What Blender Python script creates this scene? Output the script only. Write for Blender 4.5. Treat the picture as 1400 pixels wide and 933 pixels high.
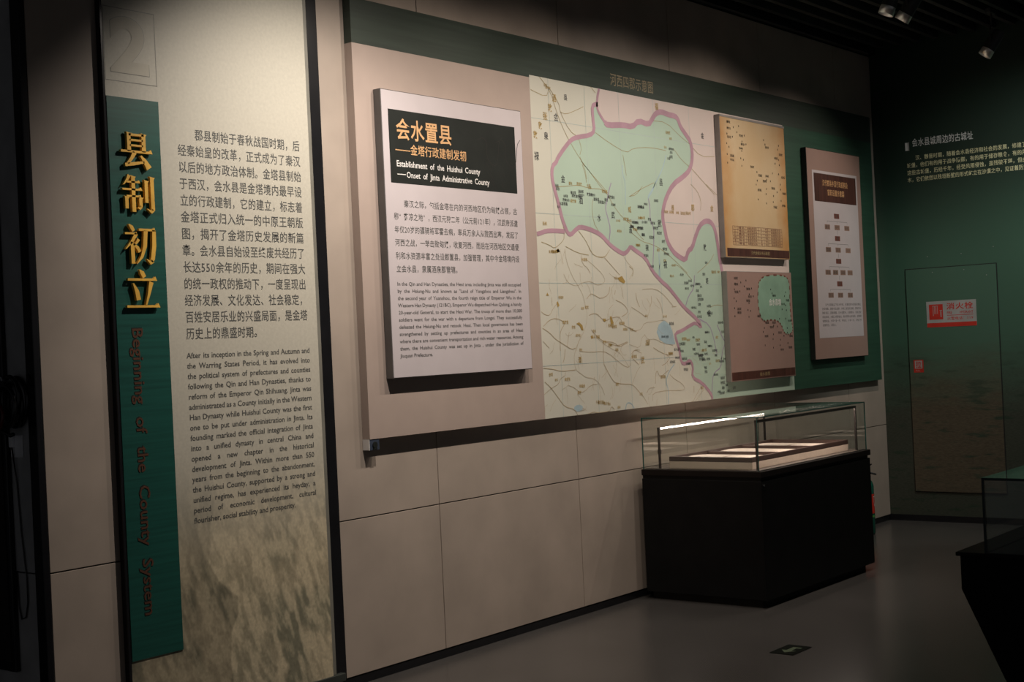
import bpy, math, random, json
from mathutils import Vector, Matrix
for o in list(bpy.data.objects): bpy.data.objects.remove(o)
SC = bpy.context.scene; COL = SC.collection

# ---------------------------------------------------------------- camera, world, exposure
cam_d = bpy.data.cameras.new('camera'); cam_d.sensor_width = 36.0; cam_d.sensor_fit = 'HORIZONTAL'
cam_d.lens = 36.0 * 1914.6 / 1400.0; cam_d.clip_start = 0.05; cam_d.clip_end = 60
cam = bpy.data.objects.new('camera', cam_d); COL.objects.link(cam); SC.camera = cam
YAW, PIT, ROL = 0.670418, 0.002984, -0.047162
F = Vector((math.cos(YAW)*math.cos(PIT), math.sin(YAW)*math.cos(PIT), math.sin(PIT)))
R0 = Vector((math.sin(YAW), -math.cos(YAW), 0)); U0 = R0.cross(F)
cr, sr = math.cos(ROL), math.sin(ROL)
R = cr*R0 + sr*U0; U = -sr*R0 + cr*U0
M = Matrix(((R.x, U.x, -F.x, 0), (R.y, U.y, -F.y, -4.83), (R.z, U.z, -F.z, 1.6), (0, 0, 0, 1)))
cam.matrix_world = M
w = bpy.data.worlds.new('world'); SC.world = w; w.use_nodes = True
w.node_tree.nodes['Background'].inputs[0].default_value = (0.60, 0.61, 0.64, 1)
w.node_tree.nodes['Background'].inputs[1].default_value = 0.075
SC.view_settings.view_transform = 'Standard'; SC.view_settings.look = 'None'
SC.view_settings.gamma = 1.0; SC.view_settings.use_curve_mapping = False
SC.view_settings.exposure = 0.0
SC.cycles.transparent_max_bounces = 24

TRACK_Y, LAMP_Z = -1.42, 3.60
# x, y, target, energy, cone degrees, blend, colour  (each is a lamp on the ceiling track)
WARM = (1.0, 0.87, 0.74)
LAMPS = [
 (4.45, -1.42, (4.56, 0.0, 1.72), 158, 100, 1.0, (1.0, 0.905, 0.80)),
 (5.45, -1.42, (5.42, 0.0, 1.58), 72, 119, 1.0, WARM),
 (6.35, -1.42, (6.35, 0.0, 1.58), 60, 119, 1.0, WARM),
 (7.30, -1.42, (7.30, 0.0, 1.58), 61, 119, 1.0, (1.0, 0.9, 0.79)),
 (8.46, -1.42, (8.30, 0.0, 1.62), 62, 118, 1.0, WARM),
 (8.17, -1.42, (7.8, -0.45, 1.0), 8, 60, 1.0, WARM),
 (10.06, -1.37, (9.50, 0.0, 1.45), 56, 108, 1.0, WARM),
 (9.40, -2.35, (11.05, -1.50, 1.95), 100, 96, 1.0, (0.93, 1.0, 0.93)),
]

# ---------------------------------------------------------------- materials
def mat(name, col, rough=0.6, metal=0.0, var=0.08, scale=8.0, bump=0.0, bscale=60.0, col2=None, emit=None, estr=0.0, attr=None, stretch=None, spec=0.5):
    m = bpy.data.materials.new(name); m.use_nodes = True; nt = m.node_tree; N = nt.nodes; L = nt.links
    b = N['Principled BSDF']; b.inputs['Roughness'].default_value = rough; b.inputs['Metallic'].default_value = metal
    b.inputs['Specular IOR Level'].default_value = spec
    tc = N.new('ShaderNodeTexCoord'); mp = N.new('ShaderNodeMapping'); L.new(tc.outputs['Object'], mp.inputs[0])
    if stretch: mp.inputs['Scale'].default_value = stretch
    nz = N.new('ShaderNodeTexNoise'); nz.inputs['Scale'].default_value = scale; nz.inputs['Detail'].default_value = 5
    L.new(mp.outputs[0], nz.inputs['Vector'])
    rp = N.new('ShaderNodeMapRange'); rp.inputs['From Min'].default_value = 0.3; rp.inputs['From Max'].default_value = 0.7
    L.new(nz.outputs[0], rp.inputs['Value'])
    mx = N.new('ShaderNodeMix'); mx.data_type = 'RGBA'; L.new(rp.outputs[0], mx.inputs['Factor'])
    c2 = col2 if col2 else tuple(c*(1-2*var) for c in col)
    c1 = tuple(min(1, c*(1+var)) for c in col) if not col2 else col
    if attr:
        at = N.new('ShaderNodeAttribute'); at.attribute_name = attr
        ml = N.new('ShaderNodeMix'); ml.data_type = 'RGBA'; ml.blend_type = 'MULTIPLY'; ml.inputs['Factor'].default_value = 1
        mx.inputs[6].default_value = (1, 1, 1, 1); mx.inputs[7].default_value = (1-2*var,)*3 + (1,)
        L.new(mx.outputs[2], ml.inputs[6]); L.new(at.outputs['Color'], ml.inputs[7]); L.new(ml.outputs[2], b.inputs['Base Color'])
    else:
        mx.inputs[6].default_value = (*c1, 1); mx.inputs[7].default_value = (*c2, 1); L.new(mx.outputs[2], b.inputs['Base Color'])
    if bump:
        n2 = N.new('ShaderNodeTexNoise'); n2.inputs['Scale'].default_value = bscale; n2.inputs['Detail'].default_value = 4
        L.new(mp.outputs[0], n2.inputs['Vector'])
        bp = N.new('ShaderNodeBump'); bp.inputs['Strength'].default_value = bump; bp.inputs['Distance'].default_value = 0.002
        L.new(n2.outputs[0], bp.inputs['Height']); L.new(bp.outputs[0], b.inputs['Normal'])
    if emit:
        b.inputs['Emission Color'].default_value = (*emit, 1); b.inputs['Emission Strength'].default_value = estr
    return m

def glass_mat(name, tint, gl=1.0):
    m = bpy.data.materials.new(name); m.use_nodes = True; nt = m.node_tree; N = nt.nodes; L = nt.links
    N.remove(N['Principled BSDF']); out = N['Material Output']
    tr = N.new('ShaderNodeBsdfTransparent'); tr.inputs[0].default_value = (*tint, 1)
    g = N.new('ShaderNodeBsdfGlossy'); g.inputs['Roughness'].default_value = 0.0; g.inputs[0].default_value = (gl, gl, gl, 1)
    fr = N.new('ShaderNodeFresnel'); ge = N.new('ShaderNodeNewGeometry'); io = N.new('ShaderNodeMapRange')
    io.inputs['To Min'].default_value = 1.5; io.inputs['To Max'].default_value = 1/1.5; L.new(ge.outputs['Backfacing'], io.inputs['Value']); L.new(io.outputs[0], fr.inputs[0])
    nz = N.new('ShaderNodeTexNoise'); nz.inputs['Scale'].default_value = 3
    ml = N.new('ShaderNodeMath'); ml.operation = 'MULTIPLY_ADD'; ml.inputs[1].default_value = 0.02
    L.new(nz.outputs[0], ml.inputs[0]); L.new(fr.outputs[0], ml.inputs[2])
    mx = N.new('ShaderNodeMixShader'); L.new(ml.outputs[0], mx.inputs[0]); L.new(tr.outputs[0], mx.inputs[1]); L.new(g.outputs[0], mx.inputs[2])
    L.new(mx.outputs[0], out.inputs[0]); return m

def mural_mat(name, green, brown, z0, z1):
    m = mat(name, green, 0.42, var=0.05, bump=0.05, bscale=400); nt = m.node_tree; N = nt.nodes; L = nt.links; b = N['Principled BSDF']
    ge = N.new('ShaderNodeNewGeometry'); sp = N.new('ShaderNodeSeparateXYZ'); L.new(ge.outputs['Position'], sp.inputs[0])
    n1 = N.new('ShaderNodeTexNoise'); n1.inputs['Scale'].default_value = 3.0; n1.inputs['Detail'].default_value = 8
    mp = N.new('ShaderNodeMapping'); mp.inputs['Scale'].default_value = (1, 1, 5); L.new(ge.outputs['Position'], mp.inputs[0]); L.new(mp.outputs[0], n1.inputs['Vector'])
    ad = N.new('ShaderNodeMath'); ad.operation = 'MULTIPLY_ADD'; ad.inputs[1].default_value = 0.45; L.new(n1.outputs[0], ad.inputs[0]); L.new(sp.outputs['Z'], ad.inputs[2])
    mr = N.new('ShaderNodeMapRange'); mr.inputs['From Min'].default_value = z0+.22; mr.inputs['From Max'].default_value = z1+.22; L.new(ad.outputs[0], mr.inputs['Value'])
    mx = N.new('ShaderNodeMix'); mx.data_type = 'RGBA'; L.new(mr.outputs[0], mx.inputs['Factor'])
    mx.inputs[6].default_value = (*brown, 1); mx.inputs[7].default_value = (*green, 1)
    # scrub patches of the printed desert
    n3 = N.new('ShaderNodeTexNoise'); n3.inputs['Scale'].default_value = 4.5; n3.inputs['Detail'].default_value = 6
    mp3 = N.new('ShaderNodeMapping'); mp3.inputs['Scale'].default_value = (1, 1, 6); L.new(ge.outputs['Position'], mp3.inputs[0]); L.new(mp3.outputs[0], n3.inputs['Vector'])
    r3 = N.new('ShaderNodeMapRange'); r3.inputs['From Min'].default_value = 0.56; r3.inputs['From Max'].default_value = 0.68; L.new(n3.outputs[0], r3.inputs['Value'])
    iv = N.new('ShaderNodeMath'); iv.operation = 'SUBTRACT'; iv.inputs[0].default_value = 1.0; L.new(mr.outputs[0], iv.inputs[1])
    mm = N.new('ShaderNodeMath'); mm.operation = 'MULTIPLY'; L.new(r3.outputs[0], mm.inputs[0]); L.new(iv.outputs[0], mm.inputs[1])
    m2 = N.new('ShaderNodeMix'); m2.data_type = 'RGBA'; L.new(mm.outputs[0], m2.inputs['Factor']); L.new(mx.outputs[2], m2.inputs[6])
    m2.inputs[7].default_value = (green[0]*.45, green[1]*.38, green[2]*.35, 1)
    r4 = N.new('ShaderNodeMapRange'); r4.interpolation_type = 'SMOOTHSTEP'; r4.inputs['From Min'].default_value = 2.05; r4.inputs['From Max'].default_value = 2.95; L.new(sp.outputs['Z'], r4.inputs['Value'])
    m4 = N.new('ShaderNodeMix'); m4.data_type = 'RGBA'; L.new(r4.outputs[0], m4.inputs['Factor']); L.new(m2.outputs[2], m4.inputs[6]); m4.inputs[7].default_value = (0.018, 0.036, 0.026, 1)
    n5 = N.new('ShaderNodeTexNoise'); n5.inputs['Scale'].default_value = 38; n5.inputs['Detail'].default_value = 5; L.new(mp3.outputs[0], n5.inputs['Vector'])
    r5 = N.new('ShaderNodeMapRange'); r5.inputs['From Min'].default_value = 0.35; r5.inputs['From Max'].default_value = 0.65; r5.inputs['To Min'].default_value = .72; r5.inputs['To Max'].default_value = 1.15; L.new(n5.outputs[0], r5.inputs['Value'])
    x5 = N.new('ShaderNodeMapRange'); L.new(iv.outputs[0], x5.inputs['Value']); x5.inputs['To Min'].default_value = 1.0; L.new(r5.outputs[0], x5.inputs['To Max'])
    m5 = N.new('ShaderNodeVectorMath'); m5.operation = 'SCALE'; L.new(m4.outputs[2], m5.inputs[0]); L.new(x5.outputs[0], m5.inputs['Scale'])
    L.new(m5.outputs[0], b.inputs['Base Color']); return m

MT = {}
MT['stone'] = mat('stone', (0.45, 0.372, 0.315), 0.55, var=0.07, scale=3.0, bump=0.08, bscale=120)
MT['dark_core'] = mat('dark_core', (0.02, 0.018, 0.016), 0.8)
MT['side_wall'] = mat('side_wall', (0.5, 0.5, 0.51), 0.6)
MT['black_trim'] = mat('black_trim', (0.012, 0.012, 0.014), 0.22)
MT['floor'] = mat('floor', (0.078, 0.073, 0.070), 0.24, var=0.06, scale=2.0, bump=0.03, bscale=30)
MT['ceiling'] = mat('ceiling', (0.012, 0.012, 0.012), 0.9)
MT['slat'] = mat('slat', (0.045, 0.045, 0.045), 0.7)
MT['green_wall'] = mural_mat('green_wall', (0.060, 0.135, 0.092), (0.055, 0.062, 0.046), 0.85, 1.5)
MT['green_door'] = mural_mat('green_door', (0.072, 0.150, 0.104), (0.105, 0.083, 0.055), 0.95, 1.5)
MT['beige'] = mat('beige', (0.455, 0.36, 0.315), 0.6, var=0.02)
MT['header_green'] = mat('header_green', (0.036, 0.053, 0.040), 0.5, var=0.1, scale=6, stretch=(.3, 1, 8))
MT['board_green'] = mat('board_green', (0.030, 0.088, 0.056), 0.5, var=0.1, scale=6, stretch=(.3, 1, 8))
MT['map_paper'] = mat('map_paper', (0.67, 0.65, 0.56), 0.5, var=0.03, scale=1.5)
MT['map_pink'] = mat('map_pink', (0.70, 0.59, 0.55), 0.5, var=0.03, scale=2)
MT['map_green'] = mat('map_green', (0.47, 0.60, 0.49), 0.5, var=0.03, scale=2)
MT['map_border'] = mat('map_border', (0.50, 0.30, 0.37), 0.5)
MT['map_purple'] = mat('map_purple', (0.40, 0.33, 0.46), 0.5)
MT['map_road'] = mat('map_road', (0.52, 0.41, 0.27), 0.5)
MT['map_gold'] = mat('map_gold', (0.42, 0.33, 0.17), 0.5)
MT['map_blue'] = mat('map_blue', (0.42, 0.56, 0.62), 0.5)
MT['map_grid'] = mat('map_grid', (0.47, 0.55, 0.53), 0.5)
MT['map_patch'] = mat('map_patch', (0.45, 0.30, 0.09), 0.5)
MT['ink'] = mat('ink', (0.07, 0.07, 0.075), 0.5)
MT['grey_ink'] = mat('grey_ink', (0.10, 0.10, 0.095), 0.5)
MT['gold_ink'] = mat('gold_ink', (0.43, 0.27, 0.07), 0.5)
MT['panel_white'] = mat('panel_white', (0.60, 0.54, 0.56), 0.35, var=0.015)
MT['panel_side'] = mat('panel_side', (0.12, 0.11, 0.105), 0.5)
MT['frame_grey'] = mat('frame_grey', (0.30, 0.27, 0.25), 0.4)
MT['near_black'] = mat('near_black', (0.018, 0.021, 0.019), 0.6, spec=0.2)
MT['charcoal'] = mat('charcoal', (0.045, 0.05, 0.045), 0.45)
MT['peach'] = mat('peach', (0.72, 0.42, 0.20), 0.5)
MT['white_ink'] = mat('white_ink', (0.85, 0.82, 0.80), 0.5)
MT['parchment'] = mat('parchment', (0.60, 0.41, 0.215), 0.5, col2=(0.66, 0.50, 0.31), scale=2.6, attr=None)
MT['brown_strip'] = mat('brown_strip', (0.085, 0.032, 0.024), 0.45, var=0.2, scale=4, stretch=(10, 1, .4))
MT['terracotta'] = mat('terracotta', (0.36, 0.235, 0.20), 0.5, var=0.04, scale=3)
MT['mint'] = mat('mint', (0.26, 0.42, 0.315), 0.5)
MT['cell_tan'] = mat('cell_tan', (0.33, 0.20, 0.155), 0.5)
MT['cell_red'] = mat('cell_red', (0.19, 0.06, 0.045), 0.5)
MT['banner_green'] = mat('banner_green', (0.012, 0.088, 0.07), 0.4, var=0.12, scale=5, stretch=(.5, 1, 14))
MT['banner_face'] = mat('banner_face', (1, 1, 1), 0.5, attr='Col', var=0.05, scale=70)
MT['banner_edge'] = mat('banner_edge', (0.22, 0.21, 0.18), 0.4)
MT['gold'] = mat('gold', (0.88, 0.50, 0.085), 0.4, metal=0.0, var=0.1, scale=12)
MT['bronze'] = mat('bronze', (0.13, 0.06, 0.038), 0.35, metal=0.2)
MT['case_black'] = mat('case_black', (0.009, 0.009, 0.0092), 0.6, var=0.1, spec=0.15)
MT['case_brown'] = mat('case_brown', (0.013, 0.009, 0.008), 0.6, var=0.1, spec=0.2)
MT['deck'] = mat('deck', (0.07, 0.055, 0.045), 0.5)
MT['cream_cloth'] = mat('cream_cloth', (0.74, 0.60, 0.49), 0.8, var=0.04, bump=0.2, bscale=500)
MT['tray_brown'] = mat('tray_brown', (0.055, 0.03, 0.025), 0.4)
MT['paper'] = mat('paper', (0.72, 0.60, 0.52), 0.7, var=0.05, scale=14)
MT['led'] = mat('led', (1, 1, 1), 0.5, emit=(1.0, 0.80, 0.70), estr=24.0)
MT['led_front'] = mat('led_front', (1, 1, 1), 0.5, emit=(1.0, 0.80, 0.70), estr=110.0)
MT['lamp_glow'] = mat('lamp_glow', (1, 1, 1), 0.5, emit=(1.0, 0.93, 0.82), estr=6.0)
MT['lamp_body'] = mat('lamp_body', (0.02, 0.02, 0.02), 0.45)
MT['reflector'] = mat('reflector', (0.75, 0.73, 0.7), 0.3, metal=0.7)
MT['glass'] = glass_mat('glass', (0.955, 0.975, 0.965))
MT['glass_edge'] = mat('glass_edge', (0.035, 0.12, 0.105), 0.12, var=0.1)
MT['glass_edge_dark'] = mat('glass_edge_dark', (0.01, 0.02, 0.018), 0.2)
MT['red'] = mat('red', (0.62, 0.035, 0.02), 0.45)
MT['sign_white'] = mat('sign_white', (0.44, 0.42, 0.41), 0.4)
MT['ext_green'] = mat('ext_green', (0.008, 0.09, 0.06), 0.25)
MT['ext_band'] = mat('ext_band', (0.10, 0.35, 0.08), 0.4)
MT['steel'] = mat('steel', (0.4, 0.4, 0.42), 0.3, metal=0.9)
MT['slate_blue'] = mat('slate_blue', (0.05, 0.065, 0.10), 0.4)
MT['plate_grey'] = mat('plate_grey', (0.88, 0.88, 0.92), 0.5)
MT['rubber'] = mat('rubber', (0.008, 0.008, 0.009), 0.18)
MT['arrow_green'] = mat('arrow_green', (0.05, 0.095, 0.03), 0.4)
MT['red_rubber'] = mat('red_rubber', (0.10, 0.006, 0.006), 0.2)

# ---------------------------------------------------------------- mesh helpers
class MB:
    def __init__(s): s.v = []; s.f = []; s.mi = []
    def add(s, vs, fs, k=0):
        o = len(s.v); s.v += [tuple(v) for v in vs]; s.f += [tuple(i+o for i in f) for f in fs]; s.mi += [k]*len(fs); return s
    def box(s, x0, x1, y0, y1, z0, z1, k=0):
        vs = [(x, y, z) for x in (x0, x1) for y in (y0, y1) for z in (z0, z1)]
        return s.add(vs, [(0, 1, 3, 2), (4, 6, 7, 5), (0, 4, 5, 1), (2, 3, 7, 6), (0, 2, 6, 4), (1, 5, 7, 3)], k)
    def tube(s, pts, r, n=10, k=0, closed=False):
        pts = [Vector(p) for p in pts]; rings = []; m = len(pts); prev = None
        for i, p in enumerate(pts):
            a = pts[(i-1) % m] if (closed or i > 0) else p; b = pts[(i+1) % m] if (closed or i < m-1) else p
            t = (b-a).normalized()
            n1 = (prev - t*prev.dot(t)).normalized() if prev and (prev - t*prev.dot(t)).length > 1e-4 else t.orthogonal().normalized()
            prev = n1; n2 = t.cross(n1); rr = r[i] if isinstance(r, (list, tuple)) else r
            rings.append([p + (n1*math.cos(2*math.pi*j/n) + n2*math.sin(2*math.pi*j/n))*rr for j in range(n)])
        vs = [v for q in rings for v in q]; fs = []
        for i in range(m if closed else m-1):
            for j in range(n):
                a = i*n+j; b = i*n+(j+1) % n; c = ((i+1) % m)*n+(j+1) % n; d = ((i+1) % m)*n+j; fs.append((a, b, c, d))
        if not closed: fs += [tuple(range(n))[::-1], tuple((m-1)*n+j for j in range(n))]
        return s.add(vs, fs, k)
    def build(s, name, mats, parent=None, bevel=0, smooth=False):
        me = bpy.data.meshes.new(name); me.from_pydata(s.v, [], s.f)
        if not isinstance(mats, (list, tuple)): mats = [mats]
        for m in mats: me.materials.append(MT[m] if isinstance(m, str) else m)
        if len(mats) > 1:
            for p, k in zip(me.polygons, s.mi): p.material_index = k
        if smooth:
            for p in me.polygons: p.use_smooth = True
        me.update(); o = bpy.data.objects.new(name, me); COL.objects.link(o)
        if parent: o.parent = parent
        if bevel:
            b = o.modifiers.new('bevel', 'BEVEL'); b.width = bevel; b.segments = 2; b.limit_method = 'ANGLE'
        return o

def tag(o, label=None, cat=None, group=None, kind=None):
    if label: o['label'] = label
    if cat: o['category'] = cat
    if group: o['group'] = group
    if kind: o['kind'] = kind
    return o
def thing(name, loc, label, cat, group=None):
    o = bpy.data.objects.new(name, None); o.empty_display_size = .1; COL.objects.link(o); o.location = loc
    return tag(o, label, cat, group)
def keep(o):            # child keeps its world coordinates under a moved Empty
    o.matrix_parent_inverse = Matrix.Translation(o.parent.location).inverted(); return o
def part(mb, name, m, root, **k):
    o = keep(mb.build(name, m, root, **k)) if root.parent is None else sub(mb, name, m, root, **k)
    if name in PRINT: o['kind'] = 'stuff'
    return o
PRINT = {'chinese_text','english_text','brown_roads','ochre_roads','purple_lines','region_border','ochre_patches','black_place_names','ochre_place_names','grid_lines','blue_waters','faint_map_lines','gold_heading','white_heading','caption','beacon_marks','printed_table','dashed_border','white_name','title_block_x','chart_title','chart_lines','small_text','heading','body_lines','red_print','white_symbol','label_print','board_title','raised_letters','letter_backs','tan_cells','red_cells','heading_bars','small_word','red_character','hanger_rods','door_gap'}
def sub(mb, name, m, p, **k):
    return mb.build(name, m, p, **k)

# surfaces on which prints and letters lie: (u across, v up, d out of the wall)
def onY(y): return lambda u, v, d=0: (u, y-d, v)
def onX(x): return lambda u, v, d=0: (x-d, -u, v)
def onZ(ox, oy, ang, z): return lambda u, v, d=0: (ox+u*math.cos(ang)-v*math.sin(ang), oy+u*math.sin(ang)+v*math.cos(ang), z+d)

_fc = bpy.data.curves.new('font', 'FONT'); _fo = bpy.data.objects.new('font', _fc); COL.objects.link(_fo); _fc.resolution_u = 2
_G = {}
def glyph(t, bold=0.0):
    k = (t, bold)
    if k not in _G:
        _fc.body = t; _fc.size = 1.0; _fc.offset = bold
        bpy.context.view_layer.update()
        dg = bpy.context.evaluated_depsgraph_get(); me = bpy.data.meshes.new_from_object(_fo.evaluated_get(dg))
        vs = [(v.co.x, v.co.y) for v in me.vertices]; fs = [tuple(p.vertices) for p in me.polygons]; bpy.data.meshes.remove(me)
        xs = [v[0] for v in vs] or [0]; ys = [v[1] for v in vs] or [0]
        _G[k] = (vs, fs, min(xs), max(xs), min(ys), max(ys))
    return _G[k]
def put(mb, g, pl, sx, sy, ox, oy, d, k=0, depth=0):
    vs, fs = g[0], g[1]
    mb.add([pl(ox+x*sx, oy+y*sy, d+depth) for x, y in vs], fs, k)
    if depth:                                       # solid letter: add side walls along boundary edges
        cnt = {}
        for f in fs:
            for a, b in zip(f, f[1:]+f[:1]):
                e = (a, b)
                if (b, a) in cnt: del cnt[(b, a)]
                else: cnt[e] = 1
        o = len(mb.v); m = {}
        for a, b in cnt:
            for q in (a, b):
                if q not in m: m[q] = len(mb.v); x, y = vs[q]; mb.v.append(pl(ox+x*sx, oy+y*sy, d+depth)); mb.v.append(pl(ox+x*sx, oy+y*sy, d))
            mb.f.append((m[a], m[b], m[b]+1, m[a]+1)); mb.mi.append(k)
def fit(mb, t, pl, u0, u1, v0, v1, d=.0008, bold=0, k=0, depth=0):          # stretch the drawn word into a box
    g = glyph(t, bold); sx = (u1-u0)/max(1e-6, g[3]-g[2]); sy = (v1-v0)/max(1e-6, g[5]-g[4])
    put(mb, g, pl, sx, sy, u0-g[2]*sx, v0-g[4]*sy, d, k, depth)
EM = glyph('国国')[3] - glyph('国')[3]; EY = glyph('国')[4]; EH = glyph('国')[5]-EY
def cjk(mb, t, pl, u0, u1, v0, h, d=.0008, bold=0, k=0, n=None):             # evenly set characters, v0 = foot of the line
    wd = [0.55 if c in '0123456789"' else (1.0) for c in t]; tot = (n or sum(wd)); adv = (u1-u0)/tot; x = u0
    s = h/EH
    for c, q in zip(t, wd):
        if c != '　' and c != ' ':
            g = glyph(c, bold); sx = adv/EM*0.97
            put(mb, g, pl, sx, s, x, v0-EY*s, d, k)
        x += adv*q
def latin(mb, line, pl, u0, u1, v0, cap, d=.0008, bold=0, k=0, just=True, sxr=0.8):
    g0 = glyph('H', bold); s = cap/g0[5]; ws = line.split(' '); gs = [glyph(x, bold) for x in ws]
    wid = [g[3]*s*sxr for g in gs]; gap = s*.3*sxr
    if just: gap = (u1-u0-sum(wid))/max(1, len(ws)-1)
    if just and gap < s*.12:
        kx = (u1-u0-s*.16*(len(ws)-1))/sum(wid); sxr *= kx; wid = [q*kx for q in wid]; gap = s*.16
    x = u0
    for g, q in zip(gs, wid): put(mb, g, pl, s*sxr, s, x, v0, d, k); x += q+gap
def block_ratio(lines, u0, u1, cap, bold, gapf=.42):
    g0 = glyph('H', bold); s = cap/g0[5]
    return min((u1-u0-gapf*cap*(len(l.split(' '))-1))/sum(glyph(x, bold)[3]*s for x in l.split(' ')) for l in lines)
def ribbon(mb, pts, pl, wd, d, k=0):
    n = len(pts)
    if n < 2: return
    L = []
    for i in range(n):
        a = Vector(pts[max(0, i-1)]); b = Vector(pts[min(n-1, i+1)]); t = (b-a)
        t = t.normalized() if t.length > 1e-9 else Vector((1, 0)); nn = Vector((-t.y, t.x))*wd/2
        p = Vector(pts[i]); L.append((p+nn, p-nn))
    vs = []
    for a, b in L: vs += [pl(a.x, a.y, d), pl(b.x, b.y, d)]
    mb.add(vs, [(2*i, 2*i+1, 2*i+3, 2*i+2) for i in range(n-1)], k)
def poly(mb, pts, pl, d, k=0): mb.add([pl(p[0], p[1], d) for p in pts], [tuple(range(len(pts)))], k)
def rect(mb, u0, u1, v0, v1, pl, d, k=0): poly(mb, [(u0, v0), (u1, v0), (u1, v1), (u0, v1)], pl, d, k)
def smooth(pts, it=1):
    for _ in range(it):
        q = [pts[0]]
        for a, b in zip(pts, pts[1:]): q += [[a[0]*.75+b[0]*.25, a[1]*.75+b[1]*.25], [a[0]*.25+b[0]*.75, a[1]*.25+b[1]*.75]]
        pts = q+[pts[-1]]
    return pts
def frame(mb, u0, u1, v0, v1, wd, pl, d, k=0):
    rect(mb, u0, u1, v0, v0+wd, pl, d, k); rect(mb, u0, u1, v1-wd, v1, pl, d, k); rect(mb, u0, u0+wd, v0+wd, v1-wd, pl, d, k); rect(mb, u1-wd, u1, v0+wd, v1-wd, pl, d, k)

# ---------------------------------------------------------------- the setting
fl = tag(MB().box(-3, 11.4, -8.2, 3.2, -.1, 0).build('floor', 'floor'), kind='structure')
ce = tag(MB().box(-3, 11.4, -8.2, 3.2, 4.12, 4.22).build('ceiling', 'ceiling'), kind='structure')
slat0 = None
for i in range(38):
    y = -.11 - i*.155
    if slat0 is None: s = slat0 = MB().box(-1.5, 11.05, -.02, .02, -.045, .045).build('slat', 'slat', ce)
    else: s = slat0.copy(); COL.objects.link(s); s.parent = ce
    s.location = (0, y, 3.96)
wl = tag(MB().box(3.13, 11.05, .021, .30, 0, 4.12).build('wall_left', 'dark_core'), kind='structure')
tag(MB().box(3.13, 11.05, -.055, .0, 3.865, 3.90).build('trim_2', 'black_trim'), kind='structure')
cols = [3.13, 4.19, 5.424, 6.66, 7.885, 9.12, 10.36, 11.05]; rows = [.045, .795, 3.86]
g = .0028
for i in range(len(cols)-1):
    for j in range(2):
        MB().box(cols[i]+g, cols[i+1]-g, 0, .02, rows[j]+g, rows[j+1]-g).build('stone_panel', 'stone', wl, bevel=.0012)
ws = tag(MB().box(3.116, 3.13, .056, 3.0, 0, 4.12).build('wall_side', 'dark_core'), kind='structure')
for (z0, z1) in ((.045, .795), (.795, 3.86)):
    MB().box(3.106, 3.116, .057, 1.25, z0+g, z1-g).build('stone_panel', 'side_wall', ws)
    MB().box(3.106, 3.116, 1.255, 2.5, z0+g, z1-g).build('stone_panel', 'side_wall', ws)
tag(MB().box(3.100, 3.129, -.005, .055, 0, 3.9).build('trim_1', 'black_trim', bevel=.003), kind='structure')
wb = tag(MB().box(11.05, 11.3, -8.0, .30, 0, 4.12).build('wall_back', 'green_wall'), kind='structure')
tag(MB().box(3.13, 11.05, .004, .0205, 0, .043).build('baseboard_left', 'black_trim'), kind='structure')
tag(MB().box(11.04, 11.05, -8.0, 0, 0, .05).build('baseboard_back', 'black_trim'), kind='structure')
tag(MB().box(-3, 3.11, 3.0, 3.2, 0, 4.12).build('wall_far', 'side_wall'), kind='structure')

# hydrant cabinet door in the green wall
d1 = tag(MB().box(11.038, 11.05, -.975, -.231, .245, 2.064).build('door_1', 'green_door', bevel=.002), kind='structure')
mb = MB()
for a in ((-.982, -.975, .238, 2.071), (-.231, -.224, .238, 2.071)): mb.box(11.0465, 11.05, a[0], a[1], a[2], a[3])
mb.box(11.0465, 11.05, -.975, -.231, .238, .245); mb.box(11.0465, 11.05, -.975, -.231, 2.064, 2.071)
mb.build('door_gap', 'dark_core', d1)
for (u, v) in ((.42, 2.16), (.70, 2.165), (.96, 2.2), (.46, 2.03), (.72, 2.035), (.90, 1.98)):
    MB().tube([(11.0355 if v < 2.07 else 11.0475, -u, v), (11.052, -u, v)], .004, 8).build('screw', 'steel', d1)

# ---------------------------------------------------------------- section banner (left)
BY = -.03; bn = thing('section_banner', (4.0, 0, .09), 'tall cream banner panel with green stripe, gold characters and sand dune print', 'banner')
x0, x1, z0, z1 = 3.468, 4.588, .088, 3.62
random.seed(5)
_perm = [[random.random() for _ in range(64)] for _ in range(64)]
def vn(x, y):
    xi, yi = math.floor(x), math.floor(y); fx, fy = x-xi, y-yi; fx = fx*fx*(3-2*fx); fy = fy*fy*(3-2*fy)
    q = lambda a, b: _perm[a % 64][b % 64]
    return (q(xi, yi)*(1-fx)+q(xi+1, yi)*fx)*(1-fy)+(q(xi, yi+1)*(1-fx)+q(xi+1, yi+1)*fx)*fy
def fbm(x, y, o=4): return sum(vn(x*2**i+7*i, y*2**i+3*i)/2**(i+1) for i in range(o))/(1-.5**o)
ridge = [(3.62, 2.2), (3.93, .98), (3.90, .86), (3.885, .73), (3.93, .64), (4.03, .56), (4.035, .48), (3.985, .40), (3.985, .19), (3.97, 0)]
def rx(v):
    for (xa, za), (xb, zb) in zip(ridge, ridge[1:]):
        if zb <= v <= za: return xb+(xa-xb)*(v-zb)/(za-zb)
    return ridge[0][0]
import numpy as np
NU, NV = 260, 620
PERM = np.array(_perm)
def npn(x, y):
    xi, yi = np.floor(x).astype(int), np.floor(y).astype(int); fx, fy = x-xi, y-yi; fx = fx*fx*(3-2*fx); fy = fy*fy*(3-2*fy)
    q = lambda a, b: PERM[a % 64, b % 64]
    return (q(xi, yi)*(1-fx)+q(xi+1, yi)*fx)*(1-fy)+(q(xi, yi+1)*(1-fx)+q(xi+1, yi+1)*fx)*fy
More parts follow.
